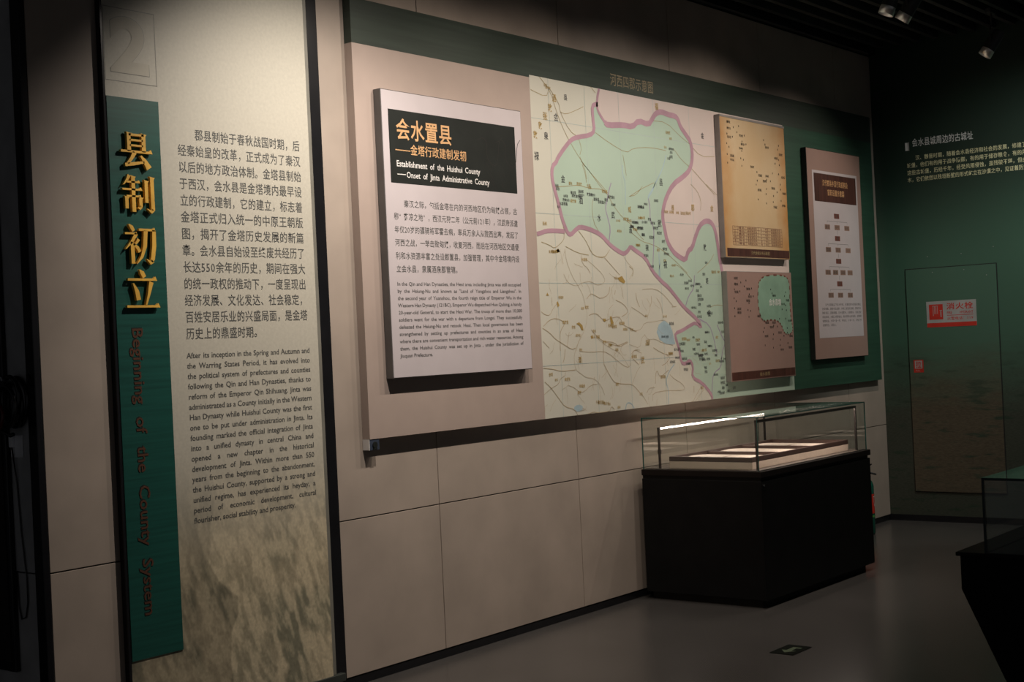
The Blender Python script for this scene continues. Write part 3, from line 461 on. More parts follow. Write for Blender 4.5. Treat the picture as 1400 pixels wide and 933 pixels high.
part(mb, 'blue_waters', 'map_blue', bd)
random.seed(3)
mb = MB()
for l in D['roads']: ribbon(mb, clip(smooth(l)), p, random.choice((.002, .0028, .004)), Z*4)
for k in range(90):                                   # small side streams
    a = random.uniform(6.32, 8.3); b = random.uniform(1.2, 2.2)
    if b > 2.25-(a-6.3)*.30: continue
    q = [[a, b]]; th = random.uniform(-2.4, -.8)
    for _ in range(5): th += random.uniform(-.6, .6); q.append([q[-1][0]+.018*math.cos(th), q[-1][1]+.018*math.sin(th)])
    ribbon(mb, clip(q), p, .0014, Z*4)
part(mb, 'brown_roads', 'map_road', bd)
mb = MB()
for l in D['gold']: ribbon(mb, clip(smooth(l)), p, .0035, Z*4.2)
part(mb, 'ochre_roads', 'map_gold', bd)
mb = MB()
for l in D['purple']: ribbon(mb, clip(smooth(l)), p, .008, Z*4.4)
part(mb, 'purple_lines', 'map_purple', bd)
mb = MB(); ribbon(mb, smooth(clip(D['border_n'][:5])), p, .02, Z*5); ribbon(mb, smooth(clip(D['border_n'][4:]), 1), p, .036, Z*5)
ribbon(mb, smooth(clip(D['border_w'])), p, .028, Z*5); ribbon(mb, smooth(clip(D['border_l'])), p, .024, Z*5); ribbon(mb, smooth(clip(D['border_x'])), p, .026, Z*5)
part(mb, 'region_border', 'map_border', bd)
mb = MB()
for l in D['patch']: poly(mb, l, p, Z*5)
part(mb, 'ochre_patches', 'map_patch', bd)
CH = '酒泉郡张掖武威敦煌会水县禄福金塔'
def micro(mb, pts, n, h, seed, d):
    r_ = random.Random(seed)
    for a, b in pts:
        if not (6.31 < a < 9.33 and 1.18 < b < 3.11): continue
        k = r_.randint(*n); hh = h*r_.uniform(.85, 1.2); s0 = r_.randrange(len(CH))
        t = ''.join(CH[(s0+i) % len(CH)] for i in range(k)); cjk(mb, t, p, a-k*hh*.46, a+k*hh*.46, b-hh/2, hh*.92, d=d, bold=.006)
mb = MB(); micro(mb, D['lab_black'], (2, 4), .0185, 1, Z*6); micro(mb, D['big_black'], (1, 1), .043, 2, Z*6)
part(mb, 'black_place_names', 'ink', bd)
mb = MB(); micro(mb, D['lab_gold'], (2, 3), .019, 4, Z*6); micro(mb, D['big_gold'], (1, 1), .042, 5, Z*6)
part(mb, 'ochre_place_names', 'map_patch', bd)

# ---------------------------------------------------------------- panels mounted on the board
def panel(name, u0, u1, v0, v1, depth, face, side, label, cat='sign', rim=None):
    r = thing(name, ((u0+u1)/2, -T, v0), label, cat)
    part(MB().box(u0, u1, -T-depth, -T-.0024, v0, v1), 'panel_core', side, r, bevel=.0015)
    mb = MB(); mb.box(u0+.004, u1-.004, -T-depth-.0015, -T-depth+.0005, v0+.004, v1-.004)
    part(mb, 'face_sheet', face, r)
    return r, onY(-T-depth-.0015)
r1, q = panel('text_panel', 5.018, 6.138, 1.463, 2.893, .048, 'panel_white', 'panel_side', 'pale text panel with black title block and gold heading, left on the board')
mb = MB(); rect(mb, 5.066, 6.074, 2.431, 2.797, q, .0006); part(mb, 'title_block', 'near_black', r1)
mb = MB()
rr = random.Random(11)
for ox in (5.70, 5.86):
    pts = [[ox+.05, 2.70], [ox+.10, 2.72], [ox+.13, 2.69], [ox+.12, 2.62], [ox+.15, 2.58], [ox+.20, 2.57], [ox+.22, 2.62], [ox+.23, 2.70], [ox+.26, 2.73]]
    ribbon(mb, smooth(pts), q, .003, .0010)
for k in range(26):
    a = rr.uniform(5.8, 6.03); b = rr.uniform(2.46, 2.6); c = [[a, b]]
    for _ in range(4): c.append([min(6.06, c[-1][0]+rr.uniform(.002, .012)), max(2.44, c[-1][1]-.008)])
    ribbon(mb, c, q, .0015, .0010)
part(mb, 'faint_map_lines', 'dark_core', r1)
mb = MB(); cjk(mb, '会水置县', q, 5.117, 5.545, 2.652, .098, d=.0012, bold=.016); cjk(mb, '——金塔行政建制发轫', q, 5.108, 5.655, 2.578, .050, d=.0012, bold=.010); part(mb, 'gold_heading', 'peach', r1)
mb = MB(); latin(mb, 'Establishment of the Huishui County', q, 5.110, 5.760, 2.515, .030, d=.0012, bold=.012, sxr=block_ratio(['Establishment of the Huishui County'], 5.11, 5.76, .03, .012, .7)); rect(mb, 5.113, 5.175, 2.474, 2.478, q, .0012); latin(mb, 'Onset of Jinta Administrative County', q, 5.180, 5.835, 2.462, .030, d=.0012, bold=.012, sxr=block_ratio(['Onset of Jinta Administrative County'], 5.18, 5.835, .03, .012, .7)); part(mb, 'white_heading', 'white_ink', r1)
CN2 = ['　　秦汉之际，包括金塔在内的河西地区仍为匈奴占领，古', '称“雍凉之地”，西汉元狩二年（公元前121年），汉武帝派遣', '年仅20岁的骠骑将军霍去病，率兵万余人从陇西出塞，发起了', '河西之战，一举击败匈奴，收复河西，而后在河西地区交通便', '利和水资源丰富之处设郡置县，加强管理，其中今金塔境内设', '立会水县，隶属酒泉郡管辖。']
mb = MB()
for i, l in enumerate(CN2): cjk(mb, l, q, 5.074, 6.066, 2.313-i*.0652, .034, n=26.5 if i == 5 else None, bold=.004)
part(mb, 'chinese_text', 'grey_ink', r1)
EN2 = ['In the Qin and Han Dynasties, the Hexi area including Jinta was still occupied', 'by the Hsiung-Nu and known as "Land of Yongzhou and Liangzhou". In', 'the second year of Yuanshou, the fourth reign title of Emperor Wu in the', 'Western Han Dynasty (121 BC), Emperor Wu dispatched Huo Qubing, a handy', '20-year-old General, to start the Hexi War. The troop of more than 10,000', 'soldiers went for the war with a departure from Longxi. They successfully', 'defeated the Hsiung-Nu and retook Hexi. Then local governance has been', 'strengthened by setting up prefectures and counties in an area of Hexi', 'where there are convenient transportation and rich water resources. Among', 'them, the Huishui County was set up in Jinta , under the jurisdiction of', 'Jiuquan Prefecture.']
mb = MB(); SR = block_ratio(EN2[:10], 5.075, 6.066, .0175, .008)
for i, l in enumerate(EN2): latin(mb, l, q, 5.075, 6.066, 1.921-i*.0357, .0175, just=i < 10, bold=.008, sxr=SR)
part(mb, 'english_text', 'grey_ink', r1)

# old parchment map panel
r2, q = panel('parchment_panel', 8.345, 9.278, 2.127, 3.100, .042, 'parchment', 'frame_grey', 'tan aged-paper map panel with a table and brown strip, upper right of the large map')
part(MB().box(8.345, 9.278, -T-.046, -T-.042, 3.086, 3.1), 'top_rim', 'frame_grey', r2)
# stained edges of the old paper, in the printed image
mt = MT['parchment']; nt = mt.node_tree; N = nt.nodes; L = nt.links; ge = N.new('ShaderNodeNewGeometry'); sp = N.new('ShaderNodeSeparateXYZ'); L.new(ge.outputs['Position'], sp.inputs[0])
sb = N.new('ShaderNodeMath'); sb.operation = 'SUBTRACT'; sb.inputs[1].default_value = 8.81; L.new(sp.outputs['X'], sb.inputs[0])
ab = N.new('ShaderNodeMath'); ab.operation = 'ABSOLUTE'; L.new(sb.outputs[0], ab.inputs[0])
nz = N.new('ShaderNodeTexNoise'); nz.inputs['Scale'].default_value = 5; nz.inputs['Detail'].default_value = 5; L.new(ge.outputs['Position'], nz.inputs['Vector'])
ad = N.new('ShaderNodeMath'); ad.operation = 'MULTIPLY_ADD'; ad.inputs[1].default_value = .35; L.new(nz.outputs[0], ad.inputs[0]); L.new(ab.outputs[0], ad.inputs[2])
mr = N.new('ShaderNodeMapRange'); mr.inputs['From Min'].default_value = .44; mr.inputs['From Max'].default_value = .68; L.new(ad.outputs[0], mr.inputs['Value'])
mx = N.new('ShaderNodeMix'); mx.data_type = 'RGBA'; L.new(mr.outputs[0], mx.inputs['Factor']); b = N['Principled BSDF']; src = b.inputs['Base Color'].links[0].from_socket
L.new(src, mx.inputs[6]); mx.inputs[7].default_value = (.50, .24, .07, 1); L.new(mx.outputs[2], b.inputs['Base Color'])
mb = MB(); rect(mb, 8.368, 9.270, 2.135, 2.192, q, .0006); part(mb, 'caption_strip', 'brown_strip', r2)
mb = MB(); cjk(mb, '汉代烽燧分布示意图', q, 8.70, 8.97, 2.152, .024, d=.0012); part(mb, 'caption', 'map_gold', r2)
def dots(mb, q, ou, ov, su, sv, seed):
    # beacon marks and their small names, strung along the old courses
    r_ = random.Random(seed)
    M_ = [(.10, .93), (.20, .90), (.28, .92), (.10, .87), (.25, .86), (.10, .83), (.28, .82), (.36, .84), (.18, .81), (.10, .79), (.32, .78), (.09, .74), (.30, .74), (.38, .76), (.12, .71), (.27, .70), (.31, .69), (.09, .64), (.13, .62), (.29, .62), (.33, .61), (.13, .58), (.09, .56), (.30, .55), (.43, .54), (.66, .83), (.68, .79), (.68, .75), (.90, .80), (.88, .76), (.90, .70), (.89, .66), (.90, .61), (.82, .66), (.83, .62), (.53, .51), (.55, .47), (.53, .43), (.51, .39), (.53, .33), (.53, .25), (.78, .52), (.66, .47), (.68, .45), (.74, .44), (.62, .42), (.67, .36), (.66, .31), (.75, .36), (.78, .30), (.88, .52), (.92, .48), (.90, .42), (.90, .37), (.93, .32), (.84, .34), (.90, .26), (.91, .20), (.66, .22), (.77, .24), (.77, .18)]
    for i, (a, b) in enumerate(M_):
        x = ou+a*su; y = ov+b*sv
        if i % 3 == 0: t = r_.choice(('障', '燧', '亭')) ; cjk(mb, t*r_.choice((2, 3)), q, x, x+.055, y, .018, d=.0012)
        else: rect(mb, x-.004, x+.004, y-.006, y+.006, q, .0012)
mb = MB(); dots(mb, q, 8.345, 2.36, .93, .74, 2); part(mb, 'beacon_marks', 'near_black', r2)
mb = MB()
for c in (8.455, 8.52, 8.64, 8.82, 8.90, 8.98, 9.17): rect(mb, c-.0012, c+.0012, 2.215, 2.345, q, .001)
for k in range(7): rect(mb, 8.455, 9.17, 2.215+k*.0216-.001, 2.215+k*.0216+.001, q, .001)
for k in range(6):
    for (a, b, t) in ((8.47, 8.505, '一二三四五六'[k]), (8.535, 8.625, '障名'), (8.655, 8.80, '烽燧遗址处'), (8.845, 8.875, '七八九十廿卅'[k]), (8.915, 8.965, '亭名'), (9.0, 9.15, '烽燧遗址处')):
        cjk(mb, t, q, a, b, 2.219+(5-k)*.0216, .014, d=.0012)
part(mb, 'printed_table', 'cell_red', r2)

# lower, reddish map panel
r3, q = panel('terracotta_panel', 8.345, 9.285, 1.279, 2.034, .042, 'terracotta', 'frame_grey', 'reddish brown map panel with a green dashed region, below the tan map panel')
mb = MB(); rect(mb, 8.353, 9.277, 1.287, 1.343, q, .0006); part(mb, 'caption_strip', 'brown_strip', r3)
mb = MB(); cjk(mb, '会水县图', q, 8.74, 8.89, 1.303, .024, d=.0012); part(mb, 'caption', 'map_gold', r3)
lb = lambda a, b: [8.345+.94*a, 1.279+.755*b]
reg = smooth([lb(*c) for c in [(.47, .90), (.55, .965), (.80, .975), (.92, .96), (.965, .90), (.955, .72), (.955, .60), (.97, .52), (.985, .45), (.96, .41), (.88, .40), (.83, .43), (.80, .50), (.73, .545), (.60, .55), (.51, .53), (.455, .62), (.44, .76), (.47, .90)]], 2)
mb = MB(); poly(mb, reg[:-1], q, .0006); part(mb, 'mint_region', 'mint', r3)
mb = MB(); acc = 0
for a, b in zip(reg, reg[1:]):
    acc += 1
    if acc % 2: ribbon(mb, [a, b], q, .011, .0012)
part(mb, 'dashed_border', 'cell_red', r3)
mb = MB(); dots(mb, q, 8.345, 1.345, .93, .68, 7); part(mb, 'beacon_marks', 'near_black', r3)
mb = MB(); cjk(mb, '会水县境', q, 8.925, 9.105, 1.795, .045, d=.0018, bold=.012); part(mb, 'white_name', 'white_ink', r3)

# right-hand organisation chart panel
r4, q = panel('chart_panel', 9.618, 10.555, 1.382, 2.980, .042, 'terracotta', 'near_black', 'tall brown-pink panel with white organisation chart sheet, rightmost on the board')
mb = MB(); rect(mb, 9.700, 10.484, 1.543, 2.817, q, .0006); part(mb, 'white_sheet', 'panel_white', r4)
mb = MB(); rect(mb, 9.725, 10.459, 2.582, 2.796, q, .0012); part(mb, 'title_block', 'brown_strip', r4)
mb = MB(); cjk(mb, '汉代郡县乡里行政机构及', q, 9.865, 10.312, 2.705, .045, d=.0018, bold=.008); cjk(mb, '官职设置示意图', q, 9.945, 10.242, 2.634, .045, d=.0018, bold=.008); part(mb, 'chart_title', 'peach', r4)
cells = [(10.088, 2.479, 1), (9.919, 2.391, 0), (10.088, 2.391, 0), (10.262, 2.391, 0), (10.086, 2.306, 1), (9.919, 2.217, 0), (10.088, 2.217, 0), (10.266, 2.217, 0), (10.087, 2.130, 1), (9.894, 2.043, 0), (10.024, 2.043, 0), (10.155, 2.043, 0), (10.282, 2.043, 0), (10.088, 1.955, 1), (9.926, 1.867, 0), (10.092, 1.867, 0), (10.268, 1.867, 0)]
mbs = [MB(), MB(), MB()]
for i, (a, b, k) in enumerate(cells):
    rect(mbs[k], a-.045, a+.045, b-.019, b+.019, q, .0012); cjk(mbs[2], '郡县乡亭里'[i % 5]*(1 if k else 2), q, a-.022 if k else a-.035, a+.022 if k else a+.035, b-.013, .026, d=.0018)
part(mbs[0], 'tan_cells', 'cell_tan', r4); part(mbs[1], 'red_cells', 'cell_red', r4)
for b in (2.437, 2.263, 2.087, 1.912):
    rect(mbs[2], 9.92, 10.27, b-.001, b+.001, q, .001)
    for a in (9.92, 10.09, 10.27): rect(mbs[2], a-.001, a+.001, b-.018, b, q, .001)
for b in (2.35, 2.174, 2.0): rect(mbs[2], 10.086, 10.089, b-.016, b+.018, q, .001)
part(mbs[2], 'chart_lines', 'grey_ink', r4)
mb = MB()
BT = ['　　汉代在郡县以下设乡亭里，各置官吏分掌赋役教化', '治安诸事。县有令长丞尉，乡有三老啬夫游徼，亭有亭长', '里有里正，层层相属。凡大县置令，小县置长，皆有丞尉', '掌治其县。乡置三老掌教化，啬夫职听讼收赋税，游徼徼', '循禁贼盗。大率十里一亭，亭有长，十亭一乡，乡有三老', '皆秦制也，汉因之。']
for i, l in enumerate(BT): cjk(mb, l, q, 9.76, 10.455, 1.785-i*.031, .018, n=25 if i == 5 else None)
part(mb, 'small_text', 'grey_ink', r4)

# ---------------------------------------------------------------- lettering on the green wall
pw = onX(11.05)
wt = thing('wall_lettering', (11.05, -.8, 2.77), 'white heading and cream lines of Chinese lettering on the green back wall', 'lettering')
mb = MB(); rect(mb, .278, .300, 3.040, 3.105, pw, .003); rect(mb, .306, .310, 3.038, 3.107, pw, .003); part(mb, 'heading_bars', 'white_ink', wt)
mb = MB(); cjk(mb, '会水县城周边的古城址', pw, .337, .845, 3.066, .062, d=.003, bold=.006); part(mb, 'heading', 'white_ink', wt)
mb = MB()
BW = ['　　汉、魏晋时期，随着会水县经济和社会的发展，修建了许多用途', '城堡，他们有的用于战争防御，有的用于储存粮食，有的用于百姓居', '这些古城堡，历经千年，经受风雨侵蚀，虽残破不堪，但由于其特殊', '木，它们依然以残垣断壁的形式屹立在沙漠之中，见证着历史的变迁。']
for i, l in enumerate(BW): cjk(mb, l, pw, .285, .285+.0362*31-(0 if i < 3 else .0), 2.955-i*.0585, .037, d=.003, bold=.008)
part(mb, 'body_lines', mat('cream_ink', (.85, .78, .48), .5), wt)

hs = thing('hydrant_sign', (11.038, -.6, 1.58), 'white and red fire hydrant sign on the flush cabinet door', 'sign')
pd = onX(11.038)
part(MB().box(11.0365, 11.038, -.806, -.396, 1.583, 1.793), 'sign_plate', 'sign_white', hs)
mb = MB(); rect(mb, .397, .805, 1.584, 1.618, pd, .002); rect(mb, .418, .533, 1.645, 1.768, pd, .002)
cjk(mb, '消火栓', pd, .562, .784, 1.722, .050, d=.002, bold=.014); latin(mb, 'FIRE HYDRANT', pd, .565, .780, 1.686, .020, d=.002, bold=.01); rect(mb, .565, .780, 1.673, 1.677, pd, .002)
cjk(mb, '火警电话：119', pd, .565, .780, 1.637, .024, d=.002, bold=.008); part(mb, 'red_print', 'red', hs)
mb = MB()
for a in (.450, .462, .474, .486): rect(mb, a, a+.004, 1.675 if a < .46 else 1.69, 1.757, pd, .0026)
rect(mb, .446, .494, 1.753, 1.757, pd, .0026); rect(mb, .512, .520, 1.665, 1.72, pd, .0026); rect(mb, .506, .526, 1.715, 1.72, pd, .0026)
part(mb, 'white_symbol', 'sign_white', hs)
ps = thing('pull_sticker', (11.038, -.307, 1.22), 'small red and white pull sticker at the left of the cabinet door', 'sticker')
part(MB().box(11.037, 11.038, -.349, -.266, 1.220, 1.323), 'red_card', 'red', ps)
mb = MB(); rect(mb, .276, .339, 1.252, 1.316, pd, .0014); part(mb, 'white_field', 'sign_white', ps)
mb = MB(); cjk(mb, '拉', pd, .284, .332, 1.258, .050, d=.002, bold=.02); part(mb, 'red_character', 'red', ps)
mb = MB(); latin(mb, 'PULL', pd, .285, .330, 1.229, .013, d=.0014); part(mb, 'small_word', 'sign_white', ps)

# ---------------------------------------------------------------- glass display case by the wall
X0, X1, Y0, Y1 = 7.238, 8.738, -.885, -.06
cs = thing('display_case', (8.0, -.47, 0), 'black display case with lit glass top standing under the large map', 'display case')
part(MB().box(X0+.04, X1-.04, Y0+.05, Y1-.02, 0, .045), 'toe_kick', 'dark_core', cs)
part(MB().box(X0, X1, Y0, Y1, .045, .742), 'body', 'case_black', cs, bevel=.004)
part(MB().box(X0+.012, X1-.012, Y0+.012, Y1, .742, .760), 'shadow_gap', 'dark_core', cs)
part(MB().box(X0-.004, X1+.004, Y0-.004, Y1, .760, .798), 'top_frame', 'case_brown', cs, bevel=.004)
part(MB().tube([(X0+.025, Y0-.001, .715), (X0+.025, Y0-.006, .715)], .006, 12), 'lock', 'steel', cs)
part(MB().box(X0+.02, X1-.02, Y0+.02, Y1-.02, .798, .802), 'deck', 'deck', cs)
GZ0, GZ1, t = .798, 1.115, .006
gx0, gx1, gy0, gy1 = X0+.004, X1-.018, Y0+.012, Y1-.01
def pane(x0, x1, y0, y1, z0, z1, root, edge='glass_edge', name='glass_pane'):
    mb = MB(); mb.box(x0, x1, y0, y1, z0, z1); d = (x1-x0, y1-y0, z1-z0); th = d.index(min(d))
    mb.mi = [0 if ax == th else 1 for ax in (0, 0, 1, 1, 2, 2)]
    # faces order: x0,x1,y0,y1,z0,z1
    return part(mb, name, ['glass', edge], root)
pane(gx0, gx1, gy0, gy0+t, GZ0, GZ1-t, cs); pane(gx0, gx1, gy1-t, gy1, GZ0, GZ1-t, cs)
pane(gx0, gx0+t, gy0+t, gy1-t, GZ0, GZ1-t, cs); pane(gx1-t, gx1, gy0+t, gy1-t, GZ0, GZ1-t, cs)
pane(gx0, gx1, gy0, gy1, GZ1-t, GZ1, cs)
# cream plinth with a brown tray of three compartments
px0, px1, py0, py1 = 7.285, 8.585, -.805, -.235
pl = part(MB().box(px0, px1, py0, py1, .802, .846), 'plinth', 'cream_cloth', cs, bevel=.003)
mb = MB(); a = .022; mb.box(px0, px1, py0, py0+a, .846, .874).box(px0, px1, py1-a, py1, .846, .874).box(px0, px0+a, py0+a, py1-a, .846, .874).box(px1-a, px1, py0+a, py1-a, .846, .874)
for x in (7.715, 8.15): mb.box(x-.01, x+.01, py0+a, py1-a, .846, .870)
part(mb, 'tray_frame', 'tray_brown', cs)
part(MB().box(px0+.02, px1-.02, py0+.02, py1-.02, .846, .851), 'tray_lining', 'cream_cloth', cs)
def light_frame(y, ztop, s):
    fr = part(MB().box(7.268, 7.279, y-.006, y+.006, .800, ztop).box(8.615, 8.627, y-.006, y+.006, .800, ztop).box(7.268, 8.627, y-.007, y+.007, ztop-.010, ztop).box(7.265, 7.282, y-.008, y+.008, ztop-.16, ztop-.135).box(7.279, 8.615, *sorted((y-.0075 if s > 0 else y+.0075, y-.0062 if s > 0 else y+.0062)), ztop-.016, ztop-.010), 'light_frame', 'case_brown', cs)
    mb = MB().add([(7.285, y-.006, ztop-.0103), (8.610, y-.006, ztop-.0103), (8.610, y+.006, ztop-.0103), (7.285, y+.006, ztop-.0103)], [(0, 1, 2, 3)])
    if s < 0: mb.add([(7.285, y-.0074, ztop-.0102), (8.610, y-.0074, ztop-.0102), (8.610, y-.0074, ztop-.0015), (7.285, y-.0074, ztop-.0015)], [(0, 1, 2, 3)])
    part(mb, 'led_strip', 'led_front' if s > 0 else 'led', fr)
    return fr
light_frame(-.846, 1.095, 1); light_frame(-.175, 1.052, -1)
random.seed(8)
for i, (a, b) in enumerate(((7.32, 7.69), (7.74, 8.125), (8.175, 8.55))):
    for k, (ya, yb) in enumerate(((-.775, -.53), (-.51, -.27))):
        zz = .8515; c = (a+b)/2; mb = MB(); n = 10
        pg = [(a+.02+(b-a-.04)*j/n, .004*abs(math.sin(math.pi*(j/n)))*2) for j in range(n+1)]
        vs = []
        for x, h in pg: vs += [(x, ya, zz+h), (x, yb, zz+h), (x, ya, zz+h+.002), (x, yb, zz+h+.002)]
        fs = []
        for j in range(n):
            o_ = 4*j; fs += [(o_+2, o_+6, o_+7, o_+3), (o_, o_+1, o_+5, o_+4), (o_, o_+4, o_+6, o_+2), (o_+1, o_+3, o_+7, o_+5)]
        fs += [(0, 2, 3, 1), (4*n, 4*n+1, 4*n+3, 4*n+2)]
        mb.add(vs, fs); where = ('near-left', 'middle', 'far right')[i]; row = ('front', 'wall')[k]
        d = tag(mb.build('document', 'paper', smooth=False), f'pale paper sheet lying in the {where} compartment of the case tray, {row} side', 'document', 'paper sheets in the case tray')

# fire extinguisher behind the case
ex, ey = 10.215, -.165
fe = thing('fire_extinguisher', (ex, ey, 0), 'green fire extinguisher with red label standing behind the display case', 'fire extinguisher')
part(MB().tube([(ex, ey, 0), (ex, ey, .006), (ex, ey, .02), (ex, ey, .38), (ex, ey, .41), (ex, ey, .43), (ex, ey, .445)], [.055, .062, .065, .065, .055, .032, .02], 32), 'tank', 'ext_green', fe, smooth=True)
mb = MB(); n = 40
vs = [(ex+.0658*math.cos(i*2*math.pi/n), ey+.0658*math.sin(i*2*math.pi/n), z) for z in (.165, .315) for i in range(n)]
mb.add(vs, [(i, (i+1) % n, (i+1) % n+n, i+n) for i in range(n)]); part(mb, 'label', 'red', fe, smooth=True)
mb = MB(); vs = [(ex+.066*math.cos(i*2*math.pi/n), ey+.066*math.sin(i*2*math.pi/n), z) for z in (.135, .152) for i in range(n)]
mb.add(vs, [(i, (i+1) % n, (i+1) % n+n, i+n) for i in range(n)]); part(mb, 'band', 'ext_band', fe, smooth=True)
mb = MB()
cyl = lambda u, v, d=0: (ex+(.0664+d)*math.cos(u), ey+(.0664+d)*math.sin(u), v)
for k in range(12):
    a0 = -1.45-.25+k*.04
    mb.add([cyl(a0, .29), cyl(a0+.04, .29), cyl(a0+.04, .296), cyl(a0, .296)], [(0, 1, 2, 3)])
for k in range(10):
    a0 = -1.45-.2+k*.045; z = .275-.055*math.sin(k/9*2.6); mb.add([cyl(a0, z), cyl(a0+.05, z-.01), cyl(a0+.05, z+.005), cyl(a0, z+.014)], [(0, 1, 2, 3)])
mb.add([cyl(-1.22, .20), cyl(-1.18, .20), cyl(-1.18, .296), cyl(-1.22, .296)], [(0, 1, 2, 3)])
part(mb, 'label_print', 'white_ink', fe)
part(MB().tube([(ex, ey, .44), (ex, ey, .475)], .016, 14), 'valve', 'steel', fe)
part(MB().tube([(ex-.02, ey+.015, .485), (ex+.02, ey-.03, .478), (ex+.05, ey-.075, .462)], [.009, .008, .006], 8), 'lower_lever', 'rubber', fe)
part(MB().tube([(ex-.02, ey+.015, .49), (ex+.01, ey-.02, .525), (ex+.03, ey-.05, .545)], [.009, .007, .005], 8), 'upper_lever', 'rubber', fe)
part(MB().tube([(ex, ey+.01, .465), (ex-.05, ey+.04, .46), (ex-.085, ey+.04, .40), (ex-.085, ey+.03, .15)], .009, 10), 'hose', 'rubber', fe, smooth=True)

# floor exit marker
fs_ = thing('floor_sign', (6.35, -1.49, 0), 'small dark floor plate with green arrow, on the floor before the case', 'floor sign')
part(MB().box(6.248, 6.453, -1.556, -1.424, 0, .003), 'plate', mat('dark_plate', (.006, .008, .006), .8, spec=.05), fs_)
zf = onZ(6.35, -1.49, 0, .003)
mb = MB(); poly(mb, [(-.07, .0), (-.02, .04), (-.02, .014), (.035, .014), (.035, -.030), (.055, -.030), (.055, .0), (.05, -.014), (-.02, -.014), (-.02, -.040)][:4]+[(.055, .014), (.055, -.036), (.035, -.036), (.035, -.014), (-.02, -.014), (-.02, -.04)], zf, .0008); part(mb, 'arrow', 'arrow_green', fs_)

# ---------------------------------------------------------------- island case in the right foreground
ix0, ix1, ia, ib = 4.205, 5.7, -3.195, -4.75
ic = thing('island_case', (4.9, -3.9, 0), 'black tapered island case with glass hood at the right edge of the view', 'display case')
mb = MB()
def ring(z, e): return [(ix0+e*.35, ia-e, z), (ix1-e*.35, ia-e, z), (ix1-e*.35, ib+e, z), (ix0+e*.35, ib+e, z)]
vs = ring(0, .32)+ring(.785, .012)+ring(.888, .012); mb.add(vs, [(3, 2, 1, 0), (8, 9, 10, 11)]+[(a+k, (a+1) % 4+k, (a+1) % 4+4+k, a+4+k) for k in (0, 4) for a in range(4)])
part(mb, 'body', 'case_black', ic, bevel=.004)
part(MB().box(ix0, ix1, ib, ia, .888, .90), 'top_plate', 'case_brown', ic, bevel=.002)
hx0, hx1, ha, hb = ix0+.004, ix1-.09, ia-.09, ib+.09
for a in ((hx0, hx0+.008, hb+.008, ha-.008, .90, 1.122), (hx1-.008, hx1, hb+.008, ha-.008, .90, 1.122), (hx0, hx1, ha-.008, ha, .90, 1.122), (hx0, hx1, hb, hb+.008, .90, 1.122), (hx0, hx1, hb, ha, 1.122, 1.13)):
    pane(*a, ic, edge='glass_edge_dark')
part(MB().box(hx0+.10, hx1-.10, hb+.1, ha-.1, .90, .935), 'inner_base', 'deck', ic, bevel=.004)

# ---------------------------------------------------------------- far left: black cabinet, cable coil, socket
bc = thing('wall_cabinet', (3.1, .8, .40), 'tall black cabinet panel hanging at the far left edge of the wall end', 'cabinet')
part(MB().box(3.082, 3.105, .190, 1.2, .40, 3.7), 'door_panel', 'black_trim', bc, bevel=.003)
part(MB().box(3.078, 3.0825, .215, 1.17, .44, 3.66), 'front_inset', 'dark_core', bc)
so = thing('wall_socket', (3.1, .14, 1.25), 'pale socket plate low beside the black cable coil on the dark wall end', 'socket')
part(MB().box(3.098, 3.105, .100, .180, 1.250, 1.338), 'plate', 'plate_grey', so, bevel=.002)
part(MB().box(3.084, 3.098, .150, .172, 1.290, 1.336), 'plug', 'plate_grey', so, bevel=.003)
cc = thing('cable_coil', (3.08, .11, 1.37), 'glossy black coil of cable hanging on the dark wall end above the socket', 'cable')
def loop(cy, cz, ry, rz, x, tilt=0, n=36): return [(x+.002*math.sin(3*a*2*math.pi/n), cy+ry*math.cos(a*2*math.pi/n)+tilt*math.sin(a*2*math.pi/n), cz+rz*math.sin(a*2*math.pi/n)) for a in range(n)]
for i, (cy, cz, ry, rz, x, tl) in enumerate([(.112, 1.470, .066, .095, 3.095, .0), (.116, 1.460, .060, .088, 3.078, .006), (.106, 1.475, .055, .094, 3.060, -.005), (.114, 1.455, .063, .082, 3.043, .004)]):
    part(MB().tube(loop(cy, cz, ry, rz, x, tl), .0085, 10, closed=True), 'cable_loop', 'rubber', cc, smooth=True)
part(MB().tube(loop(.150, 1.415, .038, .048, 3.028, 0), .007, 10, closed=True), 'red_loop', 'red_rubber', cc, smooth=True)
part(MB().tube([(3.04, .165, 1.372), (3.045, .13, 1.352), (3.05, .10, 1.340), (3.055, .085, 1.345)], .008, 8), 'tail', 'rubber', cc, smooth=True)
part(MB().tube([(3.106, .112, 1.552), (3.05, .112, 1.552), (3.03, .112, 1.557), (3.024, .112, 1.57)], .005, 8), 'hook', 'steel', cc)
part(MB().tube([(3.090, .160, 1.295), (3.1005, .150, 1.15), (3.1005, .135, .95), (3.1005, .112, .78), (3.1005, .112, .68), (3.1005, .13, .62), (3.1005, .16, .61), (3.1005, .175, .66), (3.1005, .18, .80)], .003, 8), 'thin_lead', 'rubber', cc, smooth=True)

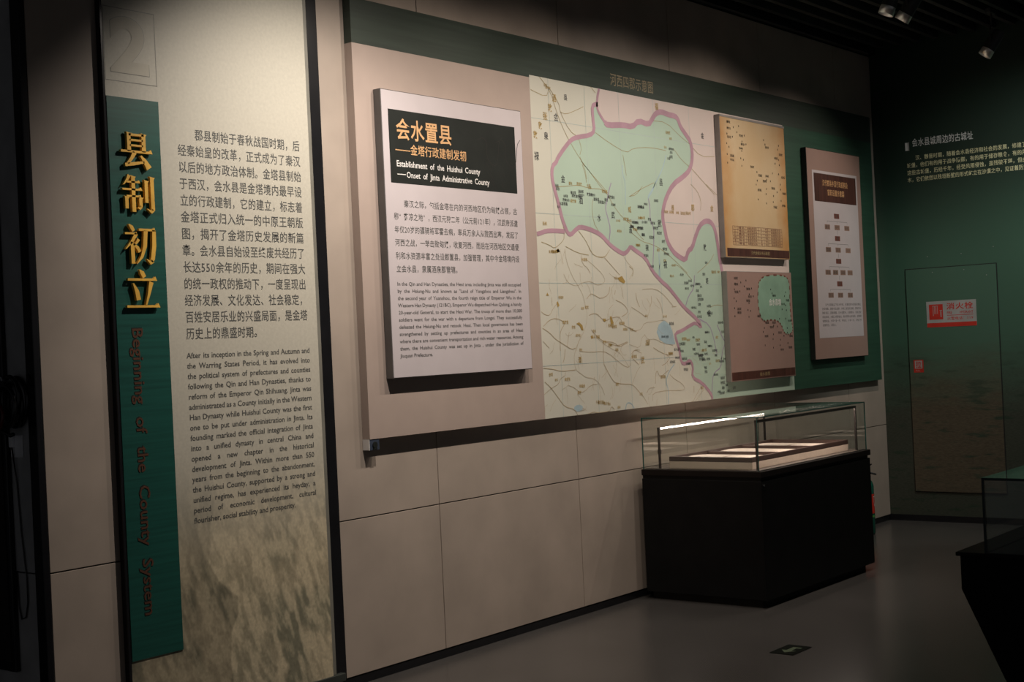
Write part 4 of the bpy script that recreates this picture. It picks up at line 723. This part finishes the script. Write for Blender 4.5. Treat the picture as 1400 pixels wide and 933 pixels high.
# ---------------------------------------------------------------- ceiling track and spotlights
tk = thing('lighting_track', (7, TRACK_Y, 3.9), 'black lighting track running along under the slatted ceiling', 'track')
part(MB().box(2.5, 10.9, TRACK_Y-.018, TRACK_Y+.018, 3.845, 3.885), 'rail', 'lamp_body', tk, bevel=.002)
mb = MB()
for x in (3, 5, 7, 9, 10.8): mb.tube([(x, TRACK_Y, 3.88), (x, TRACK_Y, 4.12)], .006, 6)
part(mb, 'hanger_rods', 'lamp_body', tk)
def lamp(i, x, y, tgt, en, cone, blend, colr):
    dirv = (Vector(tgt)-Vector((x, y, LAMP_Z))).normalized(); c = Vector((x, y, LAMP_Z)); ztop = 3.845 if abs(y-TRACK_Y) < .2 else 3.92
    lab = ['black track spotlight aimed at the cream banner', 'black track spotlight aimed at the text panel', 'black track spotlight aimed at the seam of text panel and map', 'black track spotlight aimed at the middle of the map', 'black track spotlight with pale reflector, right one of the close pair under the slats', 'black track spotlight with pale reflector, left one of the close pair under the slats', 'black track spotlight with bright reflector hanging near the green back wall', 'black track spotlight aimed at the green back wall'][i]
    th = thing('track_spotlight', c, lab, 'spotlight')
    part(MB().tube([c-dirv*.10, c-dirv*.095, c-dirv*.02, c+dirv*.05], [.03, .042, .046, .046], 24), 'housing', 'lamp_body', th, smooth=False)
    n = 24; a = dirv.orthogonal().normalized(); b_ = dirv.cross(a); mb = MB()
    def rg(off, r): return [c+dirv*off+(a*math.cos(j*2*math.pi/n)+b_*math.sin(j*2*math.pi/n))*r for j in range(n)]
    vs = rg(.0505, .030)+rg(.072, .043)+rg(.10, .046)+rg(.10, .048)+rg(.05, .0465)
    mb.add(vs, [(k*n+j, k*n+(j+1) % n, (k+1)*n+(j+1) % n, (k+1)*n+j) for k in range(4) for j in range(n)]); part(mb, 'reflector_snoot', 'reflector' if i in (4, 5, 6) else 'lamp_body', th, smooth=True)
    mb = MB(); mb.add(rg(.0515, .032), [tuple(range(n))]); part(mb, 'lens', 'lamp_glow', th)
    s = Vector((1, 0, 0)) if abs(dirv.x) < .8 else Vector((0, 1, 0)); s = (s-dirv*s.dot(dirv)).normalized()
    mb = MB()
    for q_ in (-1, 1): mb.tube([c+s*q_*.05, c+s*q_*.055+Vector((0, 0, .08)), Vector((x, y, LAMP_Z+.13))+s*q_*.01], .005, 6)
    mb.tube([(x, y, LAMP_Z+.12), (x, y, ztop)], .008, 8); part(mb, 'yoke', 'lamp_body', th)
    part(MB().box(x-.06, x+.06, y-.02, y+.02, ztop-.03, ztop), 'adapter', 'lamp_body', th, bevel=.002)
    ld = bpy.data.lights.new('spot_beam', 'SPOT'); ld.energy = en; ld.spot_size = math.radians(cone); ld.spot_blend = blend; ld.shadow_soft_size = .022; ld.color = colr
    lo = bpy.data.objects.new('spot_beam', ld); COL.objects.link(lo); lo.location = c+dirv*.128; lo.rotation_euler = dirv.to_track_quat('-Z', 'Y').to_euler()
for i, L_ in enumerate(LAMPS): lamp(i, *L_)
bpy.data.objects.remove(_fo)
